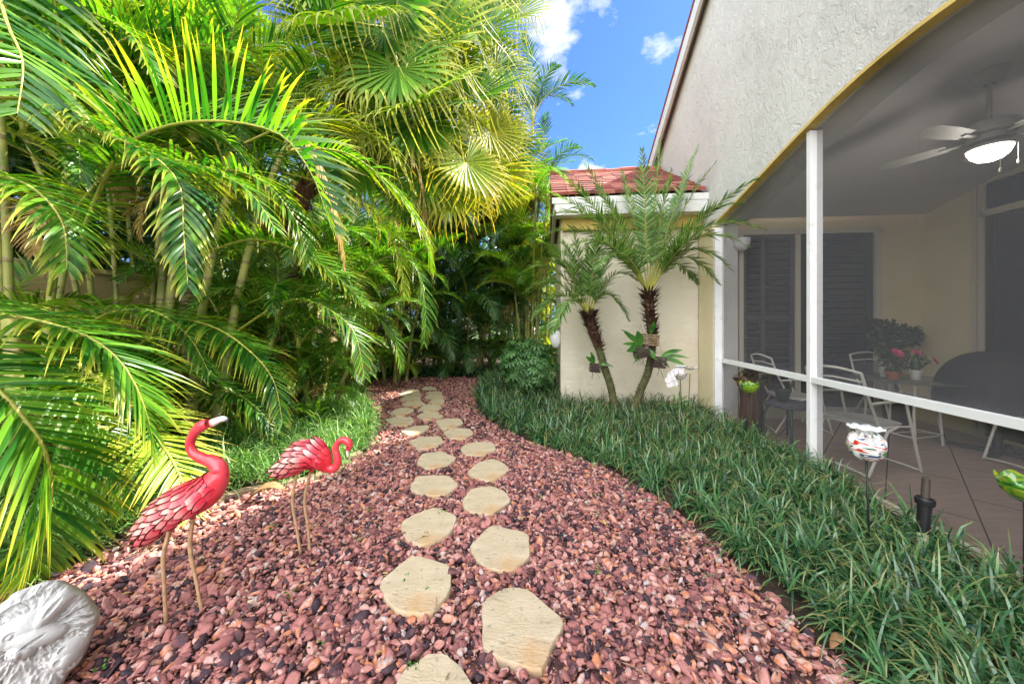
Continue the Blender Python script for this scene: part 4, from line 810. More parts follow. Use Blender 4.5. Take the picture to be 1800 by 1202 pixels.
flamingo('tall red metal flamingo with its head raised, nearest the carved stone', Y1, 325,
  [(366, 744), (357, 747), (347, 754), (338, 767), (334, 782), (341, 797), (357, 806), (374, 812), (385, 824)], [8.0, 9.6, 8.8, 7.4, 7.4, 7.8, 9.0, 11.5, 14],
  [(380, 843), (362, 862), (336, 878), (308, 896), (284, 914), (268, 928)], [21, 28, 29, 24, 14, 5],
  ([(371, 744), (380, 740), (390, 736), (397, 737), (401, 743)], [7, 6, 5, 4.2, 1.5]),
  [([(311, 898, -.025), (306, 935, -.03), (298, 972, -.03), (300, 1030, -.03), (303, 1089, -.03)], [3.4, 3.0, 3.4, 2.7, 2.9]),
   ([(330, 893, .03), (328, 925, .03), (322, 972, .035), (334, 1035, .035), (344, 1087, .035)], [3.8, 3.2, 3.5, 2.7, 2.9])],
  (8, .02, .80, 34, 52), s1, ((367, 741), 7.4))
Y2 = 2.13; s2 = Y2 / F
flamingo('smaller red metal flamingo with its neck curled down, beside the border grass', Y2, 536,
  [(611.5, 791), (614, 784), (612, 777), (604, 773), (595, 777), (590, 788), (592, 800), (594, 812), (588, 822), (578, 822)], [3.6, 5.6, 6.6, 5.8, 5.2, 5.6, 6.0, 6.4, 7.2, 9],
  [(568, 812), (556, 802), (543, 802), (528, 808), (516, 815), (508, 819)], [18, 24, 23, 17, 10, 3.5],
  ([(611.5, 790), (611.5, 796), (612, 801), (610, 804)], [4.2, 4, 3.4, 1.2]),
  [([(532, 818, -.02), (524, 835, -.02), (518, 880, -.02), (525, 925, -.02), (532, 970, -.02)], [3.0, 2.3, 2.6, 2.2, 2.3]),
   ([(549, 816, .025), (540, 838, .025), (531, 885, .025), (537, 930, .025), (541, 979, .025)], [3.0, 2.3, 2.6, 2.2, 2.3])],
  (7, .02, .82, 25, 34), s2, ((613, 784), 5.2))
# ================================================================ carved stone
def vnoise(X, Y, seed):
    rg = np.random.default_rng(seed); g = rg.random((64, 64)); xi = np.floor(X).astype(int); yi = np.floor(Y).astype(int); fx = X - xi; fy = Y - yi
    fx = fx * fx * (3 - 2 * fx); fy = fy * fy * (3 - 2 * fy); a = g[xi % 64, yi % 64]; b = g[(xi + 1) % 64, yi % 64]; c = g[xi % 64, (yi + 1) % 64]; d = g[(xi + 1) % 64, (yi + 1) % 64]
    return (a * (1 - fx) + b * fx) * (1 - fy) + (c * (1 - fx) + d * fx) * fy
def carved():
    n = 260; a_ = np.linspace(-1, 1, n); X, Y = np.meshgrid(a_, a_)      # square to disc
    U = X * np.sqrt(1 - Y * Y / 2); V = Y * np.sqrt(1 - X * X / 2); rr = np.sqrt(U * U + V * V); th = np.arctan2(V, U)
    H_ = .42 * np.sqrt(np.clip(1 - rr ** 2.6, 0, 1))
    def bump(cx, cy, rx, ry, ang, h, p=1.0):
        c, s = math.cos(R(ang)), math.sin(R(ang)); cx += .26; cy += .12; u = ((U - cx) * c + (V - cy) * s) / rx; v = (-(U - cx) * s + (V - cy) * c) / ry; return h * np.clip(1 - u * u - v * v, 0, 1) ** p
    # flowing grooves around the smooth figure
    fx, fy = U - .2, V - .3
    dist = np.sqrt((fx) ** 2 + (fy * 1.5) ** 2); ang = np.arctan2(fy * 1.3, fx)
    wrp = vnoise(U * 5 + 9, V * 5 + 9, 1) * 1.6
    gro = vnoise((ang + 3.2) * 13 + wrp * 2, dist * 4 + 5, 2) * .7 + vnoise((ang + 3.2) * 26 + wrp * 3, dist * 8 + 7, 3) * .5 + vnoise(U * 24 + 40, V * 24 + 40, 4) * .3
    # smooth figure mask: head lying left, ear pointing to upper right, paw below
    fig = np.maximum.reduce([bump(-.30, .25, .62, .22, 6, 1, .6), bump(.18, .42, .42, .17, 48, 1, .6), bump(-.05, .12, .50, .20, -12, 1, .6), bump(-.14, -.06, .22, .13, -20, 1, .6)])
    m_ = np.clip(fig * 2.5, 0, 1)
    hole = bump(-.32, .55, .62, .13, 12, 1, .5)
    low = np.maximum(bump(.48, -.38, .26, .20, 40, 1, .6), bump(-.15, -.72, .30, .16, 10, 1, .6)); lm = np.clip(low * 2.5, 0, 1)
    H_ = H_ + (1 - m_) * (1 - lm) * (gro - .75) * .15 + fig * .24 - hole * (1 - m_) * .12 + low * .07
    H_ += bump(.24, .48, .16, .05, 55, -.07, 1)                                    # ear hollow
    H_ += bump(-.27, .22, .085, .06, 20, -.05, .6) + bump(-.27, .215, .05, .04, 20, .06, .6)   # eye
    H_ += bump(.05, .035, .20, .03, 22, -.07, .7)                                  # mouth
    for k, (x, y) in enumerate(((-.38, -.10), (-.29, -.13), (-.20, -.13), (-.12, -.10))): H_ += bump(x, y, .05, .10, 8 - k * 6, .07, .6)
    H_ += bump(.42, -.27, .06, .04, 30, -.06, .6) + bump(.52, -.48, .12, .10, 0, .06, .6) - bump(.38, -.46, .06, .05, 0, .05, .6)
    for (x, y) in ((-.28, -.70), (-.17, -.66), (-.02, -.70), (-.3, -.84)): H_ += bump(x, y, .07, .06, 0, .07, .6)
    wob = 1 + .025 * np.sin(5 * th + 1) + .02 * np.sin(11 * th) + .05 * (vnoise((th + 3.2) * 6, rr * 0 + 3, 8) - .5) * rr
    s = .195
    Vf = np.stack([U * wob * s, V * wob * s, H_ * s], -1).reshape(-1, 3)
    idx = np.arange(n * n).reshape(n, n); Fq = np.stack([idx[:-1, :-1], idx[:-1, 1:], idx[1:, 1:], idx[1:, :-1]], -1).reshape(-1, 4)
    edge = np.concatenate([idx[0, :-1], idx[:-1, -1], idx[-1, :0:-1], idx[:0:-1, 0]]); b0 = len(Vf)
    back = Vf[edge].copy(); back[:, 2] = -.10; back[:, :2] *= .93; V2 = np.concatenate([Vf, back]); m2 = len(edge)
    j = np.arange(m2); side = np.stack([edge, b0 + j, b0 + (j + 1) % m2, edge[(j + 1) % m2]], -1)
    V2 = np.concatenate([V2, [[0, 0, -.12]]]); fan_ = np.stack([b0 + j, np.full(m2, len(V2) - 1), np.full(m2, len(V2) - 1), b0 + (j + 1) % m2], -1)
    me = bpy.data.meshes.new('carved_stone'); me.from_pydata(V2.tolist(), [], Fq.tolist() + side.tolist() + [(int(a), int(b), int(d)) for a, b, c, d in fan_]); me.polygons.foreach_set('use_smooth', [True] * len(me.polygons))
    me.materials.append(mat('pale_cast_stone', (.44, .435, .415), .95, var=.0, col2=(.58, .575, .55), vs=9, bump=.6, bs=90, bd=.004, spec=.1)); me.update()
    o = bpy.data.objects.new('carved_stone', me); C.objects.link(o); return o
o = carved(); o.location = (-1.80, 1.30, .195); o.scale = (.86, 1.05, 1); 
fz = Vector((.50, -.70, .34)).normalized(); upv = Vector((0, 0, 1)); ux = upv.cross(fz).normalized(); uy = fz.cross(ux)
o.rotation_euler = Matrix((ux, uy, fz)).transposed().to_euler()
tag(o, 'pale carved stone of a sleeping animal in shaggy bark at the lower left corner', 'stone carving')
# ================================================================ small ground litter
M['dry'] = mat('dry_leaf', (.30, .16, .07), .7, var=.3, vs=20)
for i, (px, py, L, lab) in enumerate(((1475, 1140, .10, 'curled dry brown leaf under the border grass at the lower right'), (470, 880, .30, 'long dry brown palm sheath lying along the left gravel edge'), (600, 703, .22, 'dry orange bract sticking out of the left border grass'))):
    g = G(px, py, .03); mb = MB(); d = Vector((1, .3, .1)).normalized(); s_ = Vector((-.3, 1, 0)).normalized()
    pts = [g + d * L * (u - .5) + Vector((0, 0, .02 + .05 * L / .1 * .5 * math.sin(3 * u))) for u in (0, .2, .4, .6, .8, 1)]
    if i == 2: pts = [g + Vector((.06 * u, 0, .10 + L * u)) for u in (0, .2, .4, .6, .8, 1)]; s_ = Vector((1, .2, 0)).normalized()
    mb.strip(pts, [s_] * 6, [L * .05, L * .16, L * .2, L * .18, L * .1, .002], [(.5, .5, .5)] * 6, fold=.5, nv=[Vector((0, 0, 1)) if i < 2 else Vector((0, -1, 0))] * 6); o = mb.build('dry_leaf', M['dry'] if i < 2 else mat('orange_bract', (.55, .27, .05), .6), None, True); tag(o, lab, 'dry leaf')
    md = o.modifiers.new('t', 'SOLIDIFY'); md.thickness = .002
# brown edging strips between gravel and beds
for nm, pl, lab in (('garden_edging', gl[3:8], 'low brown edging strip along the left border grass behind the flamingos'),):
    mb = MB(); w_ = .035; n = len(pl); d_ = .05
    pp_ = spl([Vector((p.x, p.y, 0)) for p in pl], 4); vs = []; rs = random.Random(4)
    for i, p in enumerate(pp_):
        t_ = (pp_[min(i + 1, len(pp_) - 1)] - pp_[max(i - 1, 0)]).normalized(); nn_ = Vector((-t_.y, t_.x, 0)); c_ = p + nn_ * d_; j = rs.uniform(-.006, .006)
        vs += [c_ - nn_ * w_ + Vector((0, 0, -.02)), c_ - nn_ * w_ + Vector((0, 0, .035 + j)), c_ + nn_ * w_ + Vector((0, 0, .038 + j)), c_ + nn_ * w_ + Vector((0, 0, -.02))]
    fs = [(4 * i + j, 4 * i + j + 1, 4 * i + j + 5, 4 * i + j + 4) for i in range(len(pp_) - 1) for j in range(3)]; mb.add(vs, fs); o = mb.build(nm, M['edging']); tag(o, lab, 'edging')
# straw bits on the gravel
mb = MB(); rs = random.Random(77)
for _ in range(220):
    X = rs.uniform(-2.6, 2.2); Y = rs.uniform(1.2, 6); 
    if not inside(path_poly, np.array([X]), np.array([Y]))[0]: continue
    a = rs.uniform(0, 6.28); L = rs.uniform(.02, .11); p = Vector((X, Y, .036)); d = Vector((math.cos(a), math.sin(a), rs.uniform(-.05, .15))); mb.tube([p, p + d * L * .5 + Vector((0, 0, .004)), p + d * L], .0012, 4, cols=[(rs.random(), .5, .5)] * 3)
o = mb.build('straw_litter', attr_mat('straw', [(0, (.25, .17, .10)), (1, (.5, .42, .28))]), None); o['kind'] = 'stuff'
mb = MB()
for _ in range(46):
    X = rs.uniform(-2.4, 2.0); Y = rs.uniform(1.4, 4.5)
    if not inside(path_poly, np.array([X]), np.array([Y]))[0]: continue
    leafcluster(mb, (X, Y, .035), .02, rs.randint(4, 14), .016, .009, rs.randint(0, 9999), (1.4, 1.4, .35))
o = mb.build('small_weeds', M['orchidleaf'], None); o['kind'] = 'stuff'

M['litter'] = attr_mat('leaf_litter', [(0, (.12, .06, .03)), (.5, (.32, .20, .08)), (1, (.50, .40, .16))], rough=.7)
mb = MB()
for _ in range(150):
    X = rs.uniform(-2.6, 2.2); Y = rs.uniform(1.3, 7)
    if not inside(path_poly, np.array([X]), np.array([Y]))[0]: continue
    a = rs.uniform(0, 6.28); L = rs.uniform(.018, .05); p = Vector((X, Y, .042)); d = Vector((math.cos(a), math.sin(a), rs.uniform(-.1, .35))); s_ = Vector((-math.sin(a), math.cos(a), rs.uniform(-.5, .5))).normalized(); rc = rs.random()
    mb.strip([p, p + d * L * .35, p + d * L * .7, p + d * L], [s_] * 4, [.002, L * .2, L * .17, .001], [(rc, .5, .5)] * 4, fold=.5, nv=[Vector((0, 0, 1))] * 4)
o = mb.build('leaf_litter', M['litter'], None); o['kind'] = 'stuff'
# ================================================================ palms
M['areca'] = leaf_mat('feather_palm_leaf', (.018, .105, .016), (.15, .34, .032), (.40, .36, .06), (1.45, 1.5, .34), trans=.46, rough=.34, tipstart=.78, spec=.55, yellow=(.46, .44, .05), yamt=.14)
M['areca_near'] = leaf_mat('near_feather_palm_leaf', (.018, .115, .015), (.16, .35, .030), (.54, .46, .07), (1.5, 1.55, .30), trans=.48, rough=.30, tipstart=.66, spec=.55)
M['areca_yel'] = leaf_mat('yellowing_palm_leaf', (.16, .30, .02), (.40, .52, .03), (.72, .58, .10), (1.6, 1.5, .25), trans=.45, rough=.34, tipstart=.55, spec=.5)
M['areca_shaded'] = leaf_mat('shaded_feather_palm_leaf', (.022, .075, .020), (.075, .20, .040), (.20, .24, .06), (1.3, 1.4, .4), trans=.30, rough=.30, tipstart=.85, spec=.6)  # darker copy of the palm leaf, shade painted into its colour
M['pygmy'] = leaf_mat('date_palm_leaf', (.05, .14, .03), (.24, .42, .11), (.38, .46, .14), (1.3, 1.4, .45), trans=.35, rough=.30, tipstart=.85, spec=.7)
M['fan_leaf'] = leaf_mat('fan_palm_leaf', (.030, .13, .012), (.15, .32, .022), (.56, .50, .15), (1.35, 1.4, .25), trans=.42, rough=.55, tipstart=.74, spec=.25, yellow=(.42, .36, .04), yamt=.18)
M['cane'] = mat('green_yellow_cane', (.20, .26, .045), .45, col2=(.42, .40, .08), vs=5)
def ringed(name, c1, c2, ring, scale, rough=.55):
    m = bpy.data.materials.new(name); m.use_nodes = True; t = m.node_tree; b = t.nodes['Principled BSDF']
    tc = N(t, 'ShaderNodeTexCoord'); n = N(t, 'ShaderNodeTexNoise', i_Scale=4.0, i_Detail=6.0); t.links.new(tc.outputs['Object'], n.inputs['Vector'])
    r = ramp(t, [(.35, c1), (.65, c2)]); t.links.new(n.outputs[0], r.inputs[0])
    wv = N(t, 'ShaderNodeTexWave', i_Scale=scale, i_Distortion=1.2, i_Detail=2.0); wv.bands_direction = 'Z'; t.links.new(tc.outputs['Object'], wv.inputs['Vector'])
    r2 = ramp(t, [(.0, (1, 1, 1)), (.03, (1, 1, 1)), (.08, (0, 0, 0))]); t.links.new(wv.outputs[0], r2.inputs[0])
    mx = N(t, 'ShaderNodeMix', data_type='RGBA'); t.links.new(r2.outputs[0], mx.inputs[0]); t.links.new(r.outputs[0], mx.inputs[6]); mx.inputs[7].default_value = (*ring, 1); t.links.new(mx.outputs[2], b.inputs['Base Color'])
    bp = N(t, 'ShaderNodeBump', i_Strength=.5, i_Distance=.01); t.links.new(r2.outputs[0], bp.inputs['Height']); t.links.new(bp.outputs[0], b.inputs['Normal']); b.inputs['Roughness'].default_value = rough
    return m
M['cane'] = ringed('ringed_green_cane', (.16, .20, .045), (.40, .38, .10), (.24, .20, .09), 1.3)
M['trunk_tan'] = ringed('ringed_tan_trunk', (.22, .18, .09), (.34, .27, .14), (.12, .08, .05), 2.6, .8)
M['boot'] = mat('brown_palm_fibre', (.085, .038, .022), .9, var=.0, col2=(.24, .11, .055), vs=16, bump=.8, bs=40, bd=.02, stretch=(1, 1, .4))
M['pygtrunk'] = mat('mossy_palm_trunk', (.05, .045, .02), .9, col2=(.13, .14, .045), vs=18, bump=.8, bs=50, bd=.01)
M['pygboot'] = mat('dark_leaf_base_fibre', (.045, .022, .014), .9, var=.0, col2=(.16, .075, .04), vs=16, bump=.8, bs=40, bd=.02)
M['dead'] = leaf_mat('dying_palm_leaf', (.30, .19, .06), (.50, .40, .12), (.34, .20, .08), (1.2, 1.1, .5), trans=.35, rough=.6, tipstart=.4, spec=.2)
M['rachis'] = mat('palm_rachis', (.22, .27, .04), .45, col2=(.42, .36, .06), vs=3)
def frond(mb, pts, ll, n, wd, seed=0, ang=(62, 28), lift=.35, droop=1.4, start=.12, segs=4, fold=.22, rr=.011, rmi=1, jit=.12, lenp=None, updir=None, plum=0, missing=.02):
    """a feather leaf along a 3-D spine; leaflets on both sides"""
    rs = random.Random(seed); sp_ = spl([Vector(p) for p in pts], 8)
    cum = [0]
    for a, b in zip(sp_, sp_[1:]): cum.append(cum[-1] + (b - a).length)
    tot = cum[-1]
    def at(f):
        d = f * tot
        for i in range(len(cum) - 1):
            if cum[i + 1] >= d or i == len(cum) - 2:
                k = (d - cum[i]) / max(1e-6, cum[i + 1] - cum[i]); return sp_[i].lerp(sp_[i + 1], k), (sp_[i + 1] - sp_[i]).normalized()
    st = max(1, len(sp_) // 16); tp = sp_[::st] + ([sp_[-1]] if (len(sp_) - 1) % st else [])
    mb.tube(tp, [rr * (1.25 - 1.05 * i / (len(tp) - 1)) for i in range(len(tp))], 5, mi=rmi, cap=False)
    up0 = Vector(updir) if updir else Vector((0, 0, 1)); prev = None
    for i in range(n):
        f = start + (1 - start) * (i + rs.uniform(-.3, .3)) / (n - 1); f = min(max(f, start), 1); p, t_ = at(f)
        s_ = t_.cross(up0)
        if s_.length < .15 and prev is not None: s_ = prev.copy()
        if prev is not None and s_.dot(prev) < 0: s_ = -s_
        s_.normalize(); prev = s_; nr = s_.cross(t_).normalized()
        k = (f - start) / (1 - start); pl = (lenp(k) if lenp else (.62 + .75 * math.sin(math.pi * min(1, k * .85 + .12)) * .55) * (1 - .62 * max(0, (k - .55) / .45) ** 1.5))
        a = R(ang[0] + (ang[1] - ang[0]) * k)
        for sg in (1, -1):
            if rs.random() < missing: continue
            lf = lift + rs.gauss(0, jit) + (rs.uniform(-plum, plum) if plum else 0); aa = a + rs.gauss(0, .06)
            d = (t_ * math.cos(aa) + (s_ * sg * math.cos(lf) + nr * math.sin(lf)) * math.sin(aa)).normalized()
            L = ll * pl * rs.uniform(.86, 1.08); W = wd * (.75 + .25 * pl) * rs.uniform(.85, 1.12); dr = droop * rs.uniform(.6, 1.3)
            q = p.copy(); P2, WV, WS, CC, NV = [], [], [], [], []; rc = rs.random(); prof = {4: [.55, 1, .9, .55, .04], 3: [.6, 1, .65, .05], 5: [.5, .95, 1, .8, .45, .03], 6: [.45, .9, 1, .9, .68, .35, .03]}[segs]
            for j in range(segs + 1):
                wv = t_ - d * t_.dot(d); wv = wv.normalized() if wv.length > .05 else nr
                P2.append(q.copy()); WV.append(wv); WS.append(W * prof[j] / 2); CC.append((rc, j / segs, k)); NV.append(d.cross(wv) * (1 if sg > 0 else -1))
                q = q + d * (L / segs); d = (d + Vector((0, 0, -1)) * (dr / segs) * (.3 + .9 * j / segs)).normalized()
            mb.strip(P2, WV, WS, CC, fold=fold, nv=NV)
def spine(L, el0, el1, n=9, side=0.0):
    p = Vector((0, 0, 0)); out = [p.copy()]
    for i in range(n):
        e = R(el0 + (el1 - el0) * ((i / (n - 1)) ** 1.25)); p = p + Vector((math.cos(e), side * i / n, math.sin(e))) * (L / n); out.append(p.copy())
    return out
PARK = []
def proto(name, build):
    mb = MB(); build(mb); me_o = mb; return me_o
def variant(fn, name, mats):
    mb = MB(); fn(mb); o = mb.build(name, mats); me = o.data; bpy.data.objects.remove(o); return me
AV = [variant(lambda mb, a=a: frond(mb, spine(a[0], a[1], a[2], side=a[3]), a[4], 46, .030, seed=a[5], segs=3, fold=.2, lift=a[6], droop=1.5), 'frond', [M['areca'], M['rachis']]) for a in
      ((2.1, 74, -15, .02, .52, 1, .45), (2.0, 66, -38, -.03, .50, 2, .4), (1.9, 58, -58, .03, .48, 3, .3), (1.9, 42, -66, 0, .48, 4, .2), (1.7, 25, -75, -.02, .45, 5, .15), (2.2, 80, 10, .02, .5, 6, .5))]
def remat(meshes, m, nm='frond'):
    out = []
    for me in meshes: c = me.copy(); c.materials[0] = m; out.append(c)
    return out
AVX = remat(AV, M['dead']); AVD = remat(AV, M['areca_shaded']); AVY = remat(AV, M['areca_yel'])
def put(me, parent, loc, az, tilt=0, sc_=1.0, name='frond', roll=0):
    o = bpy.data.objects.new(name, me); C.objects.link(o); o.parent = parent; o.location = loc
    o.rotation_euler = (Matrix.Rotation(az, 4, 'Z') @ Matrix.Rotation(-tilt, 4, 'Y') @ Matrix.Rotation(roll, 4, 'X')).to_euler(); o.scale = (sc_,) * 3; return o
def visible(w_):
    """skip leaves whose whole reach is far outside what the place's front view could show"""
    return w_.y > -1 and abs(w_.x) < max(1.5, w_.y * 1.5) + 2.2
def areca(label, x, y, canes, seed, meshes=AV, nf=7, nb=10, fs=1.0, cm=None, cr=.035, name='palm_clump', group='feather palm clumps along the left bank', lo=0):
    t = empty(name, (x, y, 0), 0, label, 'palm', group); rs = random.Random(seed)
    for (dx, dy, h, lx, ly) in canes:
        p = [Vector((dx, dy, -.05)), Vector((dx + lx * .25, dy + ly * .25, h * .4)), Vector((dx + lx * .6, dy + ly * .6, h * .75)), Vector((dx + lx, dy + ly, h))]
        g = spl(p, 5); k = len(g); mb = MB(); mb.tube(g, [cr * (1.5 - .6 * min(1, i / 4)) if i < 5 else cr * (.92 - .25 * (i / k)) for i in range(k)], 10); mb.build('cane', cm or M['cane'], t, True, 60)
        top = g[-1]; cs = MB(); cs.tube([top - Vector((0, 0, .03)), top + Vector((lx * .03, ly * .03, .22)), top + Vector((lx * .06, ly * .06, .5))], [cr * .8, cr * .95, cr * .35], 8); cs.build('crownshaft', M['rachis'], t, True)
        a0 = rs.random() * 6.28; up = top + Vector((0, 0, .32))
        for i in range(nf):
            az_ = a0 + i * 2.4 + rs.uniform(-.25, .25); v = int(rs.choice([0, 1, 1, 2, 2, 3, 3, 4, 5]))
            if i == 0: v = 5
            v = max(v, lo) if i else v
            put(meshes[v], t, up - Vector((0, 0, .04 * i)), az_, rs.uniform(-.12, .12), fs * rs.uniform(.8, 1.12), roll=rs.uniform(-.2, .2))
        if rs.random() < .45: put(AVX[4], t, up - Vector((0, 0, .35)), rs.random() * 6.28, -.35, fs * .7)
    for i in range(nb):   # young fronds rising from the ground
        a_ = rs.random() * 6.28; put(meshes[rs.choice([0, 1, 1, 2, 2, 3])], t, (.25 * math.cos(a_), .25 * math.sin(a_), rs.uniform(.0, .5)), a_ + rs.uniform(-.5, .5), rs.uniform(-.1, .2), fs * rs.uniform(.65, 1.0), roll=rs.uniform(-.3, .3))
    return t
def canes(n, hmin, hmax, spread, seed, lean=.5, bias=(0, 0)):
    rs = random.Random(seed); out = []
    for i in range(n):
        a = 6.28 * i / n + rs.uniform(-.4, .4); out.append((spread * math.cos(a) * rs.uniform(.4, 1), spread * math.sin(a) * rs.uniform(.4, 1), rs.uniform(hmin, hmax), lean * math.cos(a) * rs.uniform(.3, 1) + bias[0], lean * math.sin(a) * rs.uniform(.3, 1) + bias[1]))
    return out
# left bank, from the photographer outwards
areca('clump of tall ringed yellow canes at the left edge behind the big low frond', -4.35, 3.15, canes(4, 2.6, 3.9, .22, 1, .5, (.1, 0)), 1, nf=6)
areca('clump of thick green canes leaning right, directly behind the tall flamingo', -3.95, 4.15, [(-.2, 0, 3.4, .3, .1), (.05, .1, 2.9, .55, -.1), (-.45, .2, 4.2, .1, .2), (.25, .25, 3.9, .75, .3)], 2, nf=6, cr=.055)
areca('tall palm clump behind the leaning thick canes, reaching the top of the photo', -5.3, 4.9, canes(5, 3.6, 5.6, .35, 3, .8), 3)
areca('sunlit palm clump left of the shaggy fan palm trunk, its fronds hanging low', -3.75, 6.2, canes(4, 1.3, 2.6, .3, 4, .5, (.1, -.1)), 4, nf=7, fs=.85, lo=1)
areca('tall palm clump between the shaggy fan palm trunk and the tan wall', -5.0, 7.0, canes(5, 3.5, 5.5, .4, 5, .7), 5)
areca('bright palm clump overhanging the bend of the flagstone path', -3.45, 7.6, canes(5, 1.4, 3.2, .3, 6, .5, (.15, 0)), 6, nf=7, fs=.9, lo=1)
areca('palm clump at the far left of the path end, before the dark palms', -3.5, 9.6, canes(5, 2.0, 4.6, .4, 7, .6), 7, nf=7)
areca('very tall palm clump rising behind the left bank', -6.6, 6.6, canes(5, 4.6, 7.4, .5, 8, .8), 8, fs=1.2)
areca('tall leafy palm clump at the far upper left behind the ringed canes', -7.0, 4.2, canes(5, 3.4, 6.4, .5, 9, .8), 9, fs=1.15)
areca('low dense palm clump against the tan wall behind the flamingos', -4.9, 5.9, canes(4, .5, 1.6, .35, 10, .4), 10, nf=7, fs=.85)
areca('low palm clump at the left edge under the ringed canes', -4.9, 2.9, canes(3, .3, 1.0, .3, 11, .3), 11, nf=6, fs=.8)
DG = 'shaded dark palms closing the end of the path'
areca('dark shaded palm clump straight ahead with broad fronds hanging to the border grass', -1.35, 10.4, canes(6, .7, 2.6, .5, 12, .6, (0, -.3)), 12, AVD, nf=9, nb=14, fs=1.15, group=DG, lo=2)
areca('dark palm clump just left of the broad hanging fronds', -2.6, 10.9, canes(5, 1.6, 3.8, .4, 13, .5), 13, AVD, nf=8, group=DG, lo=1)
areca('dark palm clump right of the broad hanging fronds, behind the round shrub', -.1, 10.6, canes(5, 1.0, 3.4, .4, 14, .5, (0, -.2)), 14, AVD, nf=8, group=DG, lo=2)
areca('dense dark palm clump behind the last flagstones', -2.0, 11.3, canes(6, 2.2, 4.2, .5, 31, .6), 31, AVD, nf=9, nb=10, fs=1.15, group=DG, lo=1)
areca('feather palm clump rising over the round shrub beside the bump-out', .45, 9.1, canes(6, 1.6, 4.6, .25, 32, .5), 32, AV, nf=7, fs=.8, group=DG, lo=1)
areca('mid-height palm clump between the round shrub and the slender tall palm', .0, 11.4, canes(6, 3.0, 5.4, .5, 33, .6), 33, AV, nf=8, fs=1.0, group=DG)
areca('low palm clump filling the bank between the bromeliads and the path bend', -3.1, 5.7, canes(4, .3, 1.1, .3, 34, .4, (.1, 0)), 34, nf=7, nb=9, fs=.62, lo=1)
areca('low sunlit palm clump hanging over the left edge of the far gravel', -2.75, 8.3, canes(4, .6, 1.9, .3, 35, .4, (.1, 0)), 35, nf=7, nb=9, fs=.8, lo=1)
areca('low palm clump between the curved tan trunk and the bromeliads', -3.9, 5.0, canes(4, .4, 1.4, .3, 36, .4), 36, nf=6, nb=8, fs=.75, lo=1)
areca('taller palm clump standing over the dark ones, with light fronds against the sky', -.8, 12.0, canes(5, 3.6, 5.2, .5, 15, .6), 15, AV, nf=8, group=DG)
areca('yellow-green palm clump beside the bump-out wall corner', .95, 10.2, canes(5, 1.0, 3.1, .25, 16, .4), 16, AVY, nf=6, fs=.85, group=DG, lo=1)
areca('loose palm clump filling the gap above the yellow-green one', .35, 12.4, canes(4, 2.6, 4.4, .4, 17, .5), 17, AV, nf=7, group=DG)
areca('tall palm clump behind the far left end of the path', -4.4, 12.4, canes(5, 3.6, 6.4, .5, 18, .7), 18, AV, nf=8, fs=1.15, group=DG)
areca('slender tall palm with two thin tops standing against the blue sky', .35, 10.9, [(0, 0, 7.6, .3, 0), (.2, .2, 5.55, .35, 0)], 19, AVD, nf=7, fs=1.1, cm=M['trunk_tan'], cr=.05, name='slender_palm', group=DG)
# near hero fronds of the left bank (each spine in real space)
HF = empty('palm_clump', (-3.0, 2.3, 0), 0, 'near palm clump sending long arching yellow-tipped fronds over the left foreground', 'palm', 'feather palm clumps along the left bank')
for k, (x, y, h) in enumerate(((-.35, -.1, 1.0), (-.6, .3, 1.5), (-.15, .25, .7))):
    mb = MB(); g = spl([Vector((x, y, -.05)), Vector((x - .05, y, h * .5)), Vector((x - .1, y, h))], 5); mb.tube(g, .045, 10); mb.build('cane', M['cane'], HF, True, 60)
def hero(pl, Ys, ll, n, wd, seed, m='areca_near', **kw):
    if not hasattr(Ys, '__len__'): Ys = [Ys] * len(pl)
    if len(Ys) == 2: Ys = [Ys[0] + (Ys[1] - Ys[0]) * i / (len(pl) - 1) for i in range(len(pl))]
    mb = MB(); o0 = Vector((-3.0, 2.3, 0)); n = int(n * 1.35); wd *= .80; ll *= 1.08; frond(mb, [P(x, y, Y) - o0 for (x, y), Y in zip(pl, Ys)], ll, n, wd, seed=seed, segs=kw.pop('segs', 6), rr=kw.pop('rr', .013), **kw); return mb.build('frond', [M[m], M['rachis']], HF, True)
# lit upright-leaflet frond in the upper middle left
hero([(150, 395), (190, 300), (233, 247), (300, 220), (367, 213), (433, 218), (493, 237), (525, 270), (555, 320), (582, 400)], (2.9, 2.3), .60, 46, .040, 1, ang=(80, 35), lift=.95, droop=.9, start=.12, jit=.08)
# long drooping frond crossing from the left edge
hero([(-160, 230), (-60, 180), (20, 172), (70, 180), (150, 222), (233, 255), (283, 285), (317, 330), (322, 400), (330, 500)], (2.6, 2.05), .50, 60, .030, 2, ang=(58, 30), lift=.30, droop=1.7, start=.18)
# frond rising to the right with arching right side leaflets
hero([(85, 520), (117, 400), (167, 325), (207, 292), (250, 278), (330, 285), (400, 310), (450, 350), (482, 400)], (3.0, 2.6), .50, 50, .026, 3, ang=(55, 30), lift=.15, droop=1.3, start=.2)
# upper left frond with big dark leaflets
hero([(10, -160), (-5, -40), (12, 40), (40, 110), (30, 200)], (2.3, 2.0), .62, 26, .044, 4, ang=(75, 50), lift=.1, droop=1.4, start=.1)
hero([(120, 250), (160, 170), (215, 120), (290, 88), (370, 80), (440, 110)], (3.6, 3.4), .60, 46, .035, 5, ang=(70, 35), lift=.7, droop=1.2, m='areca')
# bottom-left hanging frond
hero([(-190, 560), (-90, 620), (0, 690), (40, 735), (70, 775), (88, 830), (88, 900), (70, 970), (42, 1030)], (1.75, 1.85), .52, 64, .030, 6, ang=(68, 28), lift=.25, droop=.9, start=.12)
hero([(-120, 480), (-20, 545), (60, 562), (150, 590), (215, 640), (255, 720), (270, 800)], (2.0, 2.15), .46, 54, .026, 7, ang=(65, 30), lift=.2, droop=1.0, start=.12)
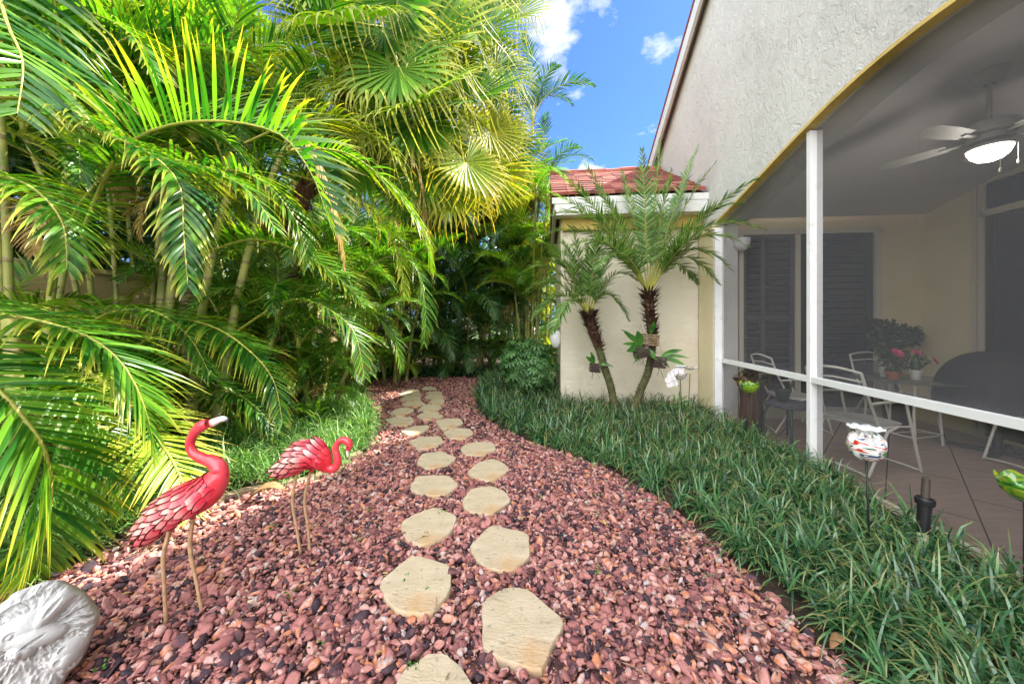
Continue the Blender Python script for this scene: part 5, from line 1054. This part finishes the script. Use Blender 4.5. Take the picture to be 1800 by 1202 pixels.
# frond behind the tall flamingo
hero([(140, 640), (213, 700), (260, 750), (297, 800), (322, 850), (335, 900)], (2.6, 2.25), .42, 44, .024, 8, ang=(70, 35), lift=.1, droop=.6, start=.08, m='areca_yel')
# frond centre-left hanging to the border grass
hero([(215, 640), (293, 567), (367, 572), (433, 612), (480, 667), (496, 740)], (3.5, 3.0), .46, 56, .026, 9, ang=(62, 35), lift=.1, droop=1.4, start=.1)
hero([(345, 450), (433, 422), (500, 432), (550, 456), (600, 493), (640, 535)], (3.7, 3.3), .52, 50, .032, 10, ang=(65, 35), lift=.25, droop=.8, start=.06)
hero([(-140, 360), (-40, 310), (30, 318), (80, 350), (112, 400), (118, 470)], (2.1, 2.0), .42, 42, .026, 11, ang=(65, 35), lift=.2, droop=1.5, start=.1)
hero([(505, 265), (560, 262), (620, 275), (690, 330), (740, 400), (760, 470)], (3.4, 3.6), .48, 44, .024, 12, ang=(55, 30), lift=.1, droop=1.3, start=.06)
hero([(420, 580), (500, 530), (560, 535), (620, 580), (640, 660)], (4.2, 3.9), .42, 44, .026, 13, ang=(65, 35), lift=.2, droop=1.3, start=.1, m='areca')
hero([(600, 560), (640, 480), (690, 450), (730, 470), (748, 540), (745, 600)], (5.4, 5.2), .5, 44, .03, 14, ang=(65, 35), lift=.2, droop=1.5, start=.1, m='areca')
hero([(480, 300), (590, 330), (660, 380), (700, 440), (712, 520)], (4.8, 4.6), .5, 46, .03, 15, ang=(60, 35), lift=.2, droop=1.5, start=.1, m='areca_yel')
hero([(-60, 90), (60, 40), (140, 20), (230, 60), (280, 140)], (3.0, 2.9), .50, 44, .034, 16, ang=(65, 35), lift=.3, droop=1.2, start=.1)
hero([(430, 252), (520, 215), (600, 213), (680, 258), (725, 330)], (4.0, 4.2), .46, 44, .026, 17, ang=(58, 30), lift=.2, droop=1.6, start=.1, m='areca_yel')
hero([(300, 345), (380, 300), (460, 318), (520, 388), (540, 465)], (3.3, 3.1), .44, 44, .026, 18, ang=(60, 30), lift=.2, droop=1.5, start=.1)
hero([(-100, 800), (-20, 720), (70, 690), (150, 720), (200, 800), (215, 890)], (2.3, 2.2), .42, 44, .026, 19, ang=(62, 30), lift=.2, droop=1.4, start=.1, m='areca')
hero([(505, 262), (535, 250), (565, 300), (590, 370), (602, 440), (606, 470)], (3.0, 3.0), .22, 40, .020, 21, ang=(40, 20), lift=.0, droop=2.0, start=.1, m='dead')
hero([(700, 250), (735, 300), (750, 380), (760, 450)], (4.9, 4.9), .45, 40, .026, 22, ang=(45, 25), lift=.0, droop=2.2, start=.1, m='dead')
hero([(120, 640), (170, 560), (260, 545), (330, 590), (370, 660)], (3.3, 3.0), .44, 44, .026, 23, ang=(62, 30), lift=.2, droop=1.4, start=.1, m='areca')
hero([(560, 620), (600, 560), (650, 550), (690, 590), (705, 650)], (5.6, 5.4), .42, 44, .026, 24, ang=(62, 30), lift=.2, droop=1.4, start=.1, m='areca')
# the thick brown curved trunk
tk = empty('leaning_palm', (G(372, 752).x, G(372, 752).y, 0), 0, 'thick curved tan palm trunk leaning left, its base just behind the tall flamingo head', 'palm', 'feather palm clumps along the left bank')
mb = MB(); g = spl([Vector((.05, 0, -.05)), Vector((-.05, 0, .18)), Vector((-.22, .05, .6)), Vector((-.40, .1, 1.1)), Vector((-.5, .2, 2.0)), Vector((-.5, .3, 3.6))], 6); k = len(g)
mb.tube(g, [.19 - .10 * min(1, i / 12) for i in range(k)], 16); mb.build('trunk', M['trunk_tan'], tk, True)
rs = random.Random(40)
for i in range(9): put(AV[rs.choice([1, 2, 3, 3, 4])], tk, (-.5, .3, 3.62), i * 2.4, rs.uniform(-.1, .1), 1.0)
# ---------------------------------------------------------------- fan palm
def fanleaf(mb, Rr, seed, nseg=46, span=300, droop=.7, strands=True, cup=.25):
    """centre at origin, the leaf spreads in XY around +x, petiole comes from -x"""
    rs = random.Random(seed); a0, a1 = -R(span / 2), R(span / 2); da = (a1 - a0) / nseg
    for i in range(nseg):
        a = a0 + da * (i + .5); L = Rr * (.72 + .28 * math.cos(a * .55)) * rs.uniform(.93, 1.06); fr = rs.uniform(.50, .60); rc = rs.random() * .7 + .15
        P2, WV, WS, CC, NV = [], [], [], [], []; d = Vector((math.cos(a), math.sin(a), cup)).normalized(); s_ = Vector((-math.sin(a), math.cos(a), 0)); q = Vector((0, 0, 0)); dr = droop * rs.uniform(.4, 1.5); S_ = 9; plt = (1 if i % 2 else -1) * .02
        for j in range(S_ + 1):
            u = j / S_; rad = u * L; w_full = rad * math.tan(da / 2) * 1.12; wmax = fr * L * math.tan(da / 2) * 1.12
            w_ = w_full if u <= fr else wmax * max(.03, (1 - (u - fr) / (1 - fr)) ** .85)
            P2.append(q + Vector((0, 0, plt * min(u, .6)))); WV.append(s_); WS.append(max(.0015, w_)); CC.append((rc, u, .5)); NV.append(Vector((0, 0, 1)))
            q = q + d * (L / S_)
            if u > fr * .9: d = (d + Vector((0, 0, -1)) * (dr * (u - fr * .8) / 1.6)).normalized()
        mb.strip(P2, WV, WS, CC, fold=.35, nv=NV)
        if strands and rs.random() < .8:      # thread-like split tips hanging down
            p0 = P2[7]; l = rs.uniform(.3, .85) * Rr; d2 = (d * .6 + Vector((rs.gauss(0, .12), rs.gauss(0, .12), -1))).normalized()
            P3 = [p0, p0 + d2 * l * .3, p0 + d2 * l * .65 + Vector((rs.gauss(0, .03), 0, 0)), p0 + d2 * l + Vector((rs.gauss(0, .05), rs.gauss(0, .05), 0))]
            mb.strip(P3, [s_] * 4, [.010, .009, .006, .002], [(rc, .85, .5), (rc, .95, .5), (rc, 1, .5), (rc, 1, .5)])
def fvar(a, m): return variant(lambda mb: (fanleaf(mb, *a[:-1], **a[-1]), mb.tube([(-1.0, 0, -.16), (-.5, 0, -.05), (0, 0, .0)], [.022, .016, .012], 6, mi=1)), 'fan_leaf', [m, M['rachis']])
FV = [fvar(a, M['fan_leaf']) for a in ((1.0, 1, dict(droop=.8)), (1.05, 2, dict(droop=1.3, span=280)), (.95, 3, dict(droop=2.4, span=290, cup=.1)), (1.0, 4, dict(droop=.5, span=320, cup=.35)))]
FVD = remat(FV, M['areca_yel'])
def putfan(parent, loc, d, nrm, me, sc_=1.0):
    x = Vector(d).normalized(); z = (Vector(nrm) - x * x.dot(Vector(nrm))).normalized(); y = z.cross(x)
    o = bpy.data.objects.new('fan_leaf', me); C.objects.link(o); o.parent = parent; o.matrix_local = Matrix.Translation(loc) @ Matrix((x, y, z)).transposed().to_4x4() @ Matrix.Scale(sc_, 4); return o
FPY = 5.5; fb = Vector((-3.45, FPY, 0)); fp = empty('fan_palm', fb, 0, 'large fan palm with shaggy brown trunk and yellow-green fan leaves with hanging threads', 'palm')
tr_pts = [fb, P(492, 600, FPY), P(507, 480, FPY), P(530, 350, FPY), P(585, 240, FPY), P(625, 130, FPY), P(655, 60, FPY)]
tr_loc = spl([p - fb for p in tr_pts], 6); mb = MB(); mb.tube(tr_loc, [.15 if i < 4 else .115 for i in range(len(tr_loc))], 12); mb.build('trunk', M['boot'], fp, True)
mb = MB(); rs = random.Random(50)
for i in range(620):
    f = rs.random() ** .8; k = f * (len(tr_loc) - 1); p = tr_loc[int(k)]; a = rs.random() * 6.28; d = Vector((math.cos(a), math.sin(a), rs.uniform(.1, 1.0))).normalized() if rs.random() < .5 else Vector((math.cos(a) * .35, math.sin(a) * .35, -1)).normalized()
    L = rs.uniform(.08, .26); b0 = p + Vector((math.cos(a), math.sin(a), 0)) * .11; s_ = Vector((-math.sin(a), math.cos(a), 0)); mb.strip([b0, b0 + d * L * .5, b0 + d * L], [s_] * 3, [.022, .018, .006], [(rs.random(), .5, .5)] * 3, fold=.4, nv=[Vector((math.cos(a), math.sin(a), 0))] * 3)
mb.build('trunk_fibre', M['boot'], fp)
top = tr_loc[-1]; tw_ = fb + top
def fan_at(px, py, Y, ddir, nrm, v, sc_=1.0, ms=FV): return putfan(fp, P(px, py, Y) - fb, ddir, nrm, ms[v], sc_ * 1.08)
# leaves the photo shows best (hub pixel, depth, direction, facing)
fan_at(745, 85, 4.9, (.8, 0, .15), (.05, -.9, .45), 3, 1.05)
fan_at(675, 60, 4.7, (.2, -.2, -.8), (-.15, -.9, .35), 0, .85)
fan_at(830, 175, 4.9, (.75, -.1, .05), (.15, -.75, .6), 1, .82)
fan_at(730, 190, 4.5, (.8, -.2, .1), (.1, -.7, .7), 1, .95)
fan_at(728, 215, 4.6, (.35, -.1, -.75), (.2, -.95, .2), 0, .80)
fan_at(620, 40, 4.4, (-.2, -.4, -.35), (-.1, -.6, .8), 2, 1.0)
fan_at(660, 150, 4.6, (.25, -.5, -.5), (0, -.6, .8), 2, .95)
fan_at(590, 110, 4.9, (-.5, -.3, -.2), (-.3, -.6, .75), 2, .85)
fan_at(820, 285, 5.0, (.45, -.1, -.75), (.35, -.7, .5), 2, .80, FVD)
fan_at(745, 300, 5.0, (.2, -.2, -.8), (.1, -.8, .4), 2, .75)
fan_at(840, 60, 5.4, (.7, .2, .25), (.1, -.85, .5), 0, .9)
fan_at(770, -20, 5.1, (.4, 0, .6), (.1, -.95, .2), 3, 1.0)
fan_at(655, -60, 5.0, (0, 0, .9), (0, -.95, .2), 3, 1.0)
fan_at(560, -20, 5.0, (-.6, 0, .3), (0, -.9, .4), 0, .95)
fan_at(700, 120, 4.3, (.2, -.3, -.7), (-.1, -.8, .6), 2, .9)
fan_at(640, 210, 5.0, (.1, -.3, -.8), (0, -.9, .4), 2, .8)
fan_at(790, 330, 5.3, (.2, -.2, -.8), (.1, -.8, .4), 1, .75, FVD)
fan_at(860, 230, 5.6, (.5, 0, -.6), (.3, -.8, .4), 1, .7)
fan_at(900, 30, 6.0, (.7, 0, .1), (.2, -.8, .5), 0, .75)
fan_at(700, 0, 4.6, (.3, -.3, .5), (0, -.9, .4), 0, 1.0)
fan_at(600, 60, 5.2, (-.6, -.1, .3), (-.2, -.9, .4), 1, .9)
for k_, (x_, y_, Y_, dx_, dz_) in enumerate(((800, 20, 5.9, .6, .4), (850, 100, 6.2, .5, -.3), (790, 130, 5.9, .3, -.6), (860, 200, 6.3, .6, -.3), (800, 240, 6.0, .4, -.7), (740, 260, 5.8, .1, -.8), (700, 220, 5.6, -.2, -.8), (780, 60, 6.3, .2, .6), (840, -10, 6.0, .6, .3), (850, 300, 6.2, .5, -.7), (640, 280, 5.6, -.3, -.7), (720, 330, 5.7, .2, -.9), (880, 260, 6.6, .6, -.4))):
    fan_at(x_, y_, Y_, (dx_, .0, dz_), (rs.uniform(-.3, .3), -.85, rs.uniform(.1, .6)), (k_ * 3 + 1) % 4, rs.uniform(.75, .98), FVD if k_ % 5 == 4 else FV)
fan_at(870, 120, 5.8, (.6, .2, -.2), (.3, -.8, .5), 1, .7)
for i in range(12):
    a = i * 2.4; e = R(rs.uniform(-50, 60)); d = Vector((math.cos(a) * math.cos(e), math.sin(a) * math.cos(e), math.sin(e))); 
    if d.y < -.3: d.y *= -1
    z = (Vector((0, 0, 1)) + d * rs.uniform(-.2, .4)); putfan(fp, top + d * rs.uniform(.6, 1.0), d, z, FV[rs.randrange(4)], rs.uniform(.95, 1.2))
for (px, py, Y) in ((745, 85, 4.9), (730, 190, 4.5), (728, 215, 4.6), (830, 175, 4.9), (820, 285, 5.0), (660, 150, 4.6), (675, 60, 4.7)):
    mb = MB(); q = P(px, py, Y) - fb; mb.tube([top + Vector((0, 0, -.1)), (top + q) / 2 + Vector((0, 0, .12)), q], [.03, .02, .014], 6); mb.build('petiole', M['rachis'], fp, True)
# small fan palms by the path end
for (px, py, Y, s_, lab) in ((935, 335, 10.6, .62, 'small sunlit fan palm crown just left of the tiled bump-out roof'), ):
    b0 = Vector(((px - CX) / F * Y, Y, 0)); q = empty('small_fan_palm', b0, 0, lab, 'palm'); tz = P(px, py, Y).z; mb = MB(); mb.tube([(0, 0, -.05), (.03, 0, tz * .5), (0, 0, tz)], [.06, .05, .045], 10); mb.build('trunk', M['boot'], q, True)
    for i in range(17):
        a = i * 2.4; e = R(rs.uniform(-60, 70)); d = Vector((math.cos(a) * math.cos(e), math.sin(a) * math.cos(e), math.sin(e))); putfan(q, Vector((0, 0, tz)) + d * .35, d, Vector((0, 0, 1)) + d * .2, FV[rs.randrange(4)], s_ * rs.uniform(.8, 1.1))
# ---------------------------------------------------------------- pygmy date palms
def pygmy(label, base, trunk, crown_r, fr, seed, name='date_palm'):
    t = empty(name, base, 0, label, 'palm', 'pygmy date palms in front of the cream wall'); rs = random.Random(seed)
    g = spl([p - base for p in trunk], 7); k = len(g); mb = MB(); mb.tube(g, [.052 if i < k * .62 else .064 for i in range(k)], 14)
    for i in range(420):
        f = rs.random() * .66; j = int(f * (k - 1)); p = g[j]; a = rs.random() * 6.28; o_ = Vector((math.cos(a), math.sin(a), 0)); mb.strip([p + o_ * .05, p + o_ * .075 + Vector((0, 0, .012))], [Vector((-math.sin(a), math.cos(a), 0))] * 2, [.012, .004], [(rs.random(), .2, 0)] * 2)
    mb.build('trunk', M['pygtrunk'], t, True)
    mb = MB()
    for i in range(520):
        f = .58 + .42 * rs.random() ** .7; j = min(k - 1, int(f * (k - 1))); p = g[j]; a = rs.random() * 6.28; o_ = Vector((math.cos(a), math.sin(a), 0)); up = rs.uniform(-.1, 1.2); d = (o_ + Vector((0, 0, up))).normalized(); L = rs.uniform(.05, .13) * (.6 + .8 * (f - .58) / .42)
        mb.strip([p + o_ * .05, p + o_ * .05 + d * L * .6, p + o_ * .05 + d * L], [Vector((-math.sin(a), math.cos(a), 0))] * 3, [.016, .011, .003], [(rs.random(), .2, 0)] * 3, fold=.5, nv=[o_] * 3)
    mb.tube(g[int(k * .6):], [.066] * (k - int(k * .6)), 12); mb.build('leaf_bases', M['pygboot'], t)
    top = g[-1]
    for i, (tipx, tipy, dy, sag) in enumerate(fr):
        tip = P(tipx, tipy, base.y + dy) - base; tip = top + (tip - top) * (1.06 + (.10 if tipx < 1250 else .02)); c_ = top.lerp(tip, .5) + Vector((0, 0, sag)) ; b0 = top + Vector((0, 0, -.03)) + (tip - top).normalized() * .02
        b1 = top.lerp(c_, .45) + Vector((0, 0, sag * .2)); mb = MB()
        frond(mb, [b0, b1, c_, c_.lerp(tip, .55) + Vector((0, 0, sag * .22)), tip], .24, 64, .019, seed=seed * 50 + i, ang=(66, 32), lift=.15, droop=.9, start=.22, segs=3, fold=0, rr=.008, plum=.25, missing=.04)
        mb.build('frond', [M['pygmy'], M['rachis']], t, True)
    return t
pb = G(1110, 741)
pygmy('larger pygmy date palm with curved mossy trunk in front of the cream wall', pb, [pb - Vector((0, 0, .05)), P(1125, 690, pb.y), P(1140, 650, pb.y), P(1147, 600, pb.y), P(1143, 555, pb.y), P(1140, 512, pb.y)], 1.3,
  [(1158, 282, .0, .05), (1215, 292, .1, .08), (1318, 330, -.80, .22), (1324, 412, -.85, .42), (1275, 478, -.5, .42), (1035, 305, .1, .12), (990, 362, 0, .25), (985, 400, -.3, .45), (1010, 455, -.5, .4), (1100, 330, .3, .1), (1250, 420, .3, .4), (1195, 345, .4, .12), (1060, 480, -.7, .35), (1215, 500, .3, .35), (1130, 300, -.3, .1), (1175, 330, -.2, .1), (1060, 350, -.1, .1), (1000, 330, -.3, .2), (1290, 370, -.6, .35), (1240, 320, -.3, .2), (1300, 440, -.75, .42), (975, 430, -.1, .42), (1020, 490, .1, .45), (1255, 500, -.2, .42)], 3)
pb2 = G(1082, 739)
pygmy('smaller pygmy date palm leaning left, its crown at the corner of the cream wall', pb2, [pb2 - Vector((0, 0, .05)), P(1076, 690, pb2.y), P(1064, 650, pb2.y), P(1052, 610, pb2.y), P(1040, 575, pb2.y), P(1034, 550, pb2.y)], 1.0,
  [(1030, 440, 0, .05), (965, 470, .1, .25), (935, 520, 0, .3), (950, 560, -.2, .3), (1080, 445, .1, .1), (1110, 500, .1, .3), (995, 440, .3, .1), (1050, 430, -.2, .1), (930, 490, .2, .35), (980, 580, -.4, .3), (1095, 560, -.2, .3), (1010, 420, .1, .05), (960, 440, -.1, .2)], 4)
# ---------------------------------------------------------------- orchid baskets
M['slat'] = mat('weathered_slat', (.13, .08, .045), .85, col2=(.34, .25, .13), vs=14, bump=.4, bs=60)
M['slatd'] = mat('dark_slat', (.035, .022, .018), .9, col2=(.09, .06, .045), vs=14, bump=.4, bs=60)
def basket(label, loc, w_, m, tilt, leaves, flow=None, roots=3):
    t = empty('orchid_basket', loc, 0, label, 'hanging basket', 'wooden slat orchid baskets tied to the date palms'); rs = random.Random(int(loc.x * 997)); rm = Matrix.Rotation(R(tilt), 3, 'Y'); mb = MB()
    for l in range(5):
        z = -w_ * .38 + l * w_ * .19
        for s_ in (1, -1):
            if l % 2: mb.box(rm @ Vector((0, s_ * w_ * .44, z)), (w_ * 1.1, w_ * .13, w_ * .13), rot=rm)
            else: mb.box(rm @ Vector((s_ * w_ * .44, 0, z)), (w_ * .13, w_ * 1.1, w_ * .13), rot=rm)
        if not l % 2:
            for s_ in (1, -1): mb.box(rm @ Vector((0, s_ * w_ * .45, z)), (w_ * 1.06, w_ * .10, w_ * .11), rot=rm)
    for y in (-.25, 0, .25): mb.box(rm @ Vector((0, y * w_, -w_ * .46)), (w_, w_ * .12, w_ * .08), rot=rm)
    mb.build('slat_basket', m, t)
    mb = MB()
    for (dx, dz, L, W) in leaves:
        d = Vector((dx, -.25, dz)).normalized(); s_ = d.cross(Vector((0, -1, .2))).normalized(); q = Vector((0, 0, w_ * .3)); P2 = []; 
        for j in range(8): P2.append(q.copy()); q = q + d * L / 7; d = (d + Vector((0, 0, -.10))).normalized()
        mb.strip(P2, [s_] * 8, [W * x for x in (.12, .25, .7, .95, 1, .85, .5, .05)], [(rs.random(), j / 9, .5) for j in range(8)], fold=.25, nv=[Vector((0, -1, 0))] * 8)
    mb.build('leaves', M['orchidleaf'], t, True)
    mb = MB()
    for _ in range(roots):
        d = Vector((rs.gauss(0, .4), rs.gauss(0, .3), -1)).normalized(); q = Vector((rs.uniform(-.4, .4) * w_, 0, -w_ * .4)); mb.tube([q, q + d * .06 + Vector((.01, 0, 0)), q + d * rs.uniform(.1, .17)], .0025, 4)
    mb.tube([(-w_ * .4, 0, w_ * .4), (0, .02, w_ * 2.2)], .0012, 4); mb.tube([(w_ * .4, 0, w_ * .4), (0, .02, w_ * 2.2)], .0012, 4); mb.build('roots_and_wire', M['slatd'], t)
    return t
yb = pb.y - .12
basket('pale slatted orchid basket tied highest on the larger date palm', P(1143, 597, yb), .17, M['slat'], 4, [(.1, 1, .22, .035), (.35, -.3, .1, .02)])
basket('dark round-worn orchid basket with big green leaves hanging on its left side', P(1127, 618, yb - .02), .17, M['slatd'], -12, [(-.7, .9, .36, .04), (-.25, 1, .27, .055), (-.9, .1, .24, .045), (.8, -.35, .26, .045), (-.5, -.7, .22, .04), (-1, .55, .3, .03), (-.9, 1.2, .42, .02)], roots=5)
basket('dark slatted orchid basket low on the right side of the larger date palm', P(1157, 636, yb), .16, M['slatd'], 6, [(1, .35, .40, .022), (.9, .7, .34, .035), (1, .05, .36, .03), (.9, -.5, .2, .02)])
basket('small dark orchid basket tied to the leaning date palm trunk', P(1046, 646, pb2.y - .12), .13, M['slatd'], 5, [(-.3, 1, .22, .025), (-.6, .8, .2, .03), (.9, .2, .26, .02)])
# white orchid with magenta throats
ob = Vector((2.13, 4.70, 0)); oc_ = empty('orchid_plant', ob, 0, 'white orchid spray with magenta throats beside the brown marbled glass ball', 'orchid')
mb = MB(); st_ = spl([Vector((.12, 0, 0)), Vector((.10, 0, .3)), Vector((.10, 0, .55)), Vector((.03, 0, .70)), Vector((-.03, 0, .62))], 5); mb.tube(st_, .004, 5); mb.build('stem', M['rachis'], oc_, True)
mb = MB(); mc = MB(); rs = random.Random(61)
for (x, z) in ((.02, .74), (-.03, .70), (.0, .66), (-.06, .64), (-.04, .58), (.03, .60), (.07, .76)):
    flower(mb, (x, -.02, z), .045, int(x * 1000 + z * 77), (rs.uniform(-.4, .2), -1, .1)); mc.lathe([(.001, -.007), (.008, 0), (.001, .007)], (x, -.045, z - .008), 8, cols=[(.5,.5,.5)]*3)
mb.build('petals', M['whitefl'], oc_, True); mc.build('throats', M['pinkfl'], oc_, True)
mb = MB(); leafcluster(mb, (.08, 0, .30), .10, 26, .10, .022, 62, (1, .6, 1.3)); mb.build('leaves', M['orchidleaf'], oc_)
# ---------------------------------------------------------------- umbrella shrub
M['shrub'] = leaf_mat('umbrella_shrub_leaf', (.025, .10, .025), (.13, .30, .09), (.22, .34, .14), (1.2, 1.3, .5), trans=.28, rough=.28, tipstart=.8, spec=.7)
sc0 = Vector((.30, 6.55, 0)); sh = empty('umbrella_shrub', sc0, 0, 'rounded green umbrella shrub left of the cream wall corner', 'shrub'); mb = MB(); ms_ = MB(); rs = random.Random(70)
for i in range(560):
    d = Vector((rs.gauss(0, 1), rs.gauss(0, 1), rs.gauss(.15, .8))).normalized(); rr_ = rs.random() ** .35; c_ = Vector((d.x * .56, d.y * .50, .62 + d.z * .52)) * 1.0; c_ = Vector((c_.x * rr_, c_.y * rr_, .6 + (c_.z - .6) * rr_))
    c_ += Vector((.05 * math.sin(i), 0, .06 * math.sin(i * 1.7)))
    if c_.z < .08: continue
    up = (d + Vector((0, 0, .9)) + Vector((rs.gauss(0, .25), rs.gauss(0, .25), 0))).normalized(); a_ = up.cross(Vector((1, .2, 0))).normalized(); b2 = up.cross(a_); n = rs.choice([6, 7, 8]); L = rs.uniform(.07, .115); r0 = rs.random() * 6; rc = rs.random()
    for k in range(n):
        t_ = 6.283 * k / n + r0; dd = (a_ * math.cos(t_) + b2 * math.sin(t_) - up * .25).normalized(); s_ = dd.cross(up).normalized(); mb.strip([c_ + dd * .015, c_ + dd * L * .45, c_ + dd * L * .8 - up * .01, c_ + dd * L - up * .02], [s_] * 4, [.003, L * .17, L * .15, .002], [(rc, g, .5) for g in (0, .3, .7, 1)], fold=.3, nv=[up] * 4)
for i in range(9): a = i * .7; ms_.tube([(0, 0, 0), (.15 * math.cos(a), .15 * math.sin(a), .3), (.35 * math.cos(a), .3 * math.sin(a), .75)], [.016, .011, .006], 6)
mb.build('foliage', M['shrub'], sh); ms_.build('stems', M['boot'], sh, True)
# ---------------------------------------------------------------- bromeliads and strap-leaved plants on the left
M['brom'] = leaf_mat('bromeliad_leaf', (.16, .38, .03), (.30, .52, .05), (.55, .58, .12), (1.3, 1.4, .3), trans=.35, rough=.32, tipstart=.9)
def strap(label, loc, n, L, W, seed, m='brom', name='bromeliad', el=(15, 80), grp='strap-leaved plants in the left border'):
    t = empty(name, loc, 0, label, 'plant', grp); rs = random.Random(seed); mb = MB()
    for i in range(n):
        a = i * 2.4 + rs.uniform(-.2, .2); e = R(rs.uniform(*el)); d = Vector((math.cos(a) * math.cos(e), math.sin(a) * math.cos(e), math.sin(e))); s_ = Vector((-math.sin(a), math.cos(a), 0)); q = d * .03; P2 = []; l = L * rs.uniform(.7, 1.1)
        for j in range(9): P2.append(q.copy()); q = q + d * l / 8; d = (d + Vector((0, 0, -.13))).normalized()
        rc = rs.random(); mb.strip(P2, [s_] * 9, [W * x for x in (.8, .9, 1, 1, .95, .85, .65, .4, .04)], [(rc, j / 8, .5) for j in range(9)], fold=.35, nv=[Vector((0, 0, 1))] * 9)
    mb.build('leaves', M[m], t, True); return t
strap('large lime green bromeliad behind the smaller flamingo', G(556, 742), 22, .52, .028, 1)
strap('broad strap-leaved plant at the foot of the left palms, right of the curved trunk', G(470, 770), 16, .45, .022, 2)
strap('low lime bromeliad between the big one and the gravel', G(612, 735), 14, .32, .020, 3)
strap('upright strap-leaved plant beside the base of the thick curved trunk', G(432, 778), 14, .50, .014, 4, el=(45, 85))
# ---------------------------------------------------------------- boundary wall and far backdrop planting
mb = MB(); mb.box((-6.0, 6.0, 1.05), (.16, 14, 2.1)); mb.box((-6.0, 6.0, 2.13), (.24, 14, .07)); o = mb.build('boundary_wall', M['stucco_tan']); tag(o, 'tan stucco boundary wall showing between the left palms', 'wall')
mb = MB(); mb.box((-1.5, 15.2, .9), (9, .1, .04)); 
for i in range(60): mb.box((-6 + i * .15, 15.2, .5), (.025, .03, 1.0))
mb.box((-1.5, 15.2, .2), (9, .04, .04)); o = mb.build('metal_fence', M['whitefascia']); tag(o, 'pale picket fence glimpsed low behind the far left end of the path', 'fence')
rg = np.random.default_rng(90)
def leafmass(name, n, boxmin, boxmax, ll, ww, m, seed, lumps=14):
    rg = np.random.default_rng(seed); bmn, bmx = np.array(boxmin), np.array(boxmax); cen = rg.uniform(bmn, bmx, (lumps, 3)); ci = rg.integers(0, lumps, n)
    p = cen[ci] + rg.normal(0, 1, (n, 3)) * (bmx - bmn) / np.array([lumps ** .5, 3.0, 3.2]); p[:, 2] = np.clip(p[:, 2], .02, None)
    d = rg.normal(size=(n, 3)) + [0, 0, -.35]; d /= np.linalg.norm(d, axis=1, keepdims=True); s_ = np.cross(d, rg.normal(size=(n, 3))); s_ /= np.linalg.norm(s_, axis=1, keepdims=True); l = ll * rg.uniform(.6, 1.2, n)[:, None]
    w2 = ww * .5; V = np.stack([p, p + d * l * .5 - s_ * w2, p + d * l, p + d * l * .5 + s_ * w2], 1); r = rg.random(n); cc = np.zeros((n, 4, 3)); cc[:, :, 0] = r[:, None]; cc[:, 2, 1] = .8; cc[:, 1, 1] = cc[:, 3, 1] = .4
    o = np_obj(name, V.reshape(-1, 3), np.arange(n * 4).reshape(n, 4), cc.reshape(-1, 3), m); o['kind'] = 'stuff'; return o
M['bgleaf'] = leaf_mat('distant_leaf', (.03, .09, .02), (.12, .24, .04), (.2, .3, .06), (1.3, 1.4, .4), trans=.35)
leafmass('background_foliage', 40000, (-9, 15.6, 0), (3.5, 17, 4.2), .26, .07, M['bgleaf'], 91, 26)
leafmass('background_foliage', 80000, (-9.5, 0.5, .5), (-7.0, 15, 5.6), .34, .07, M['bgleaf'], 92, 60)
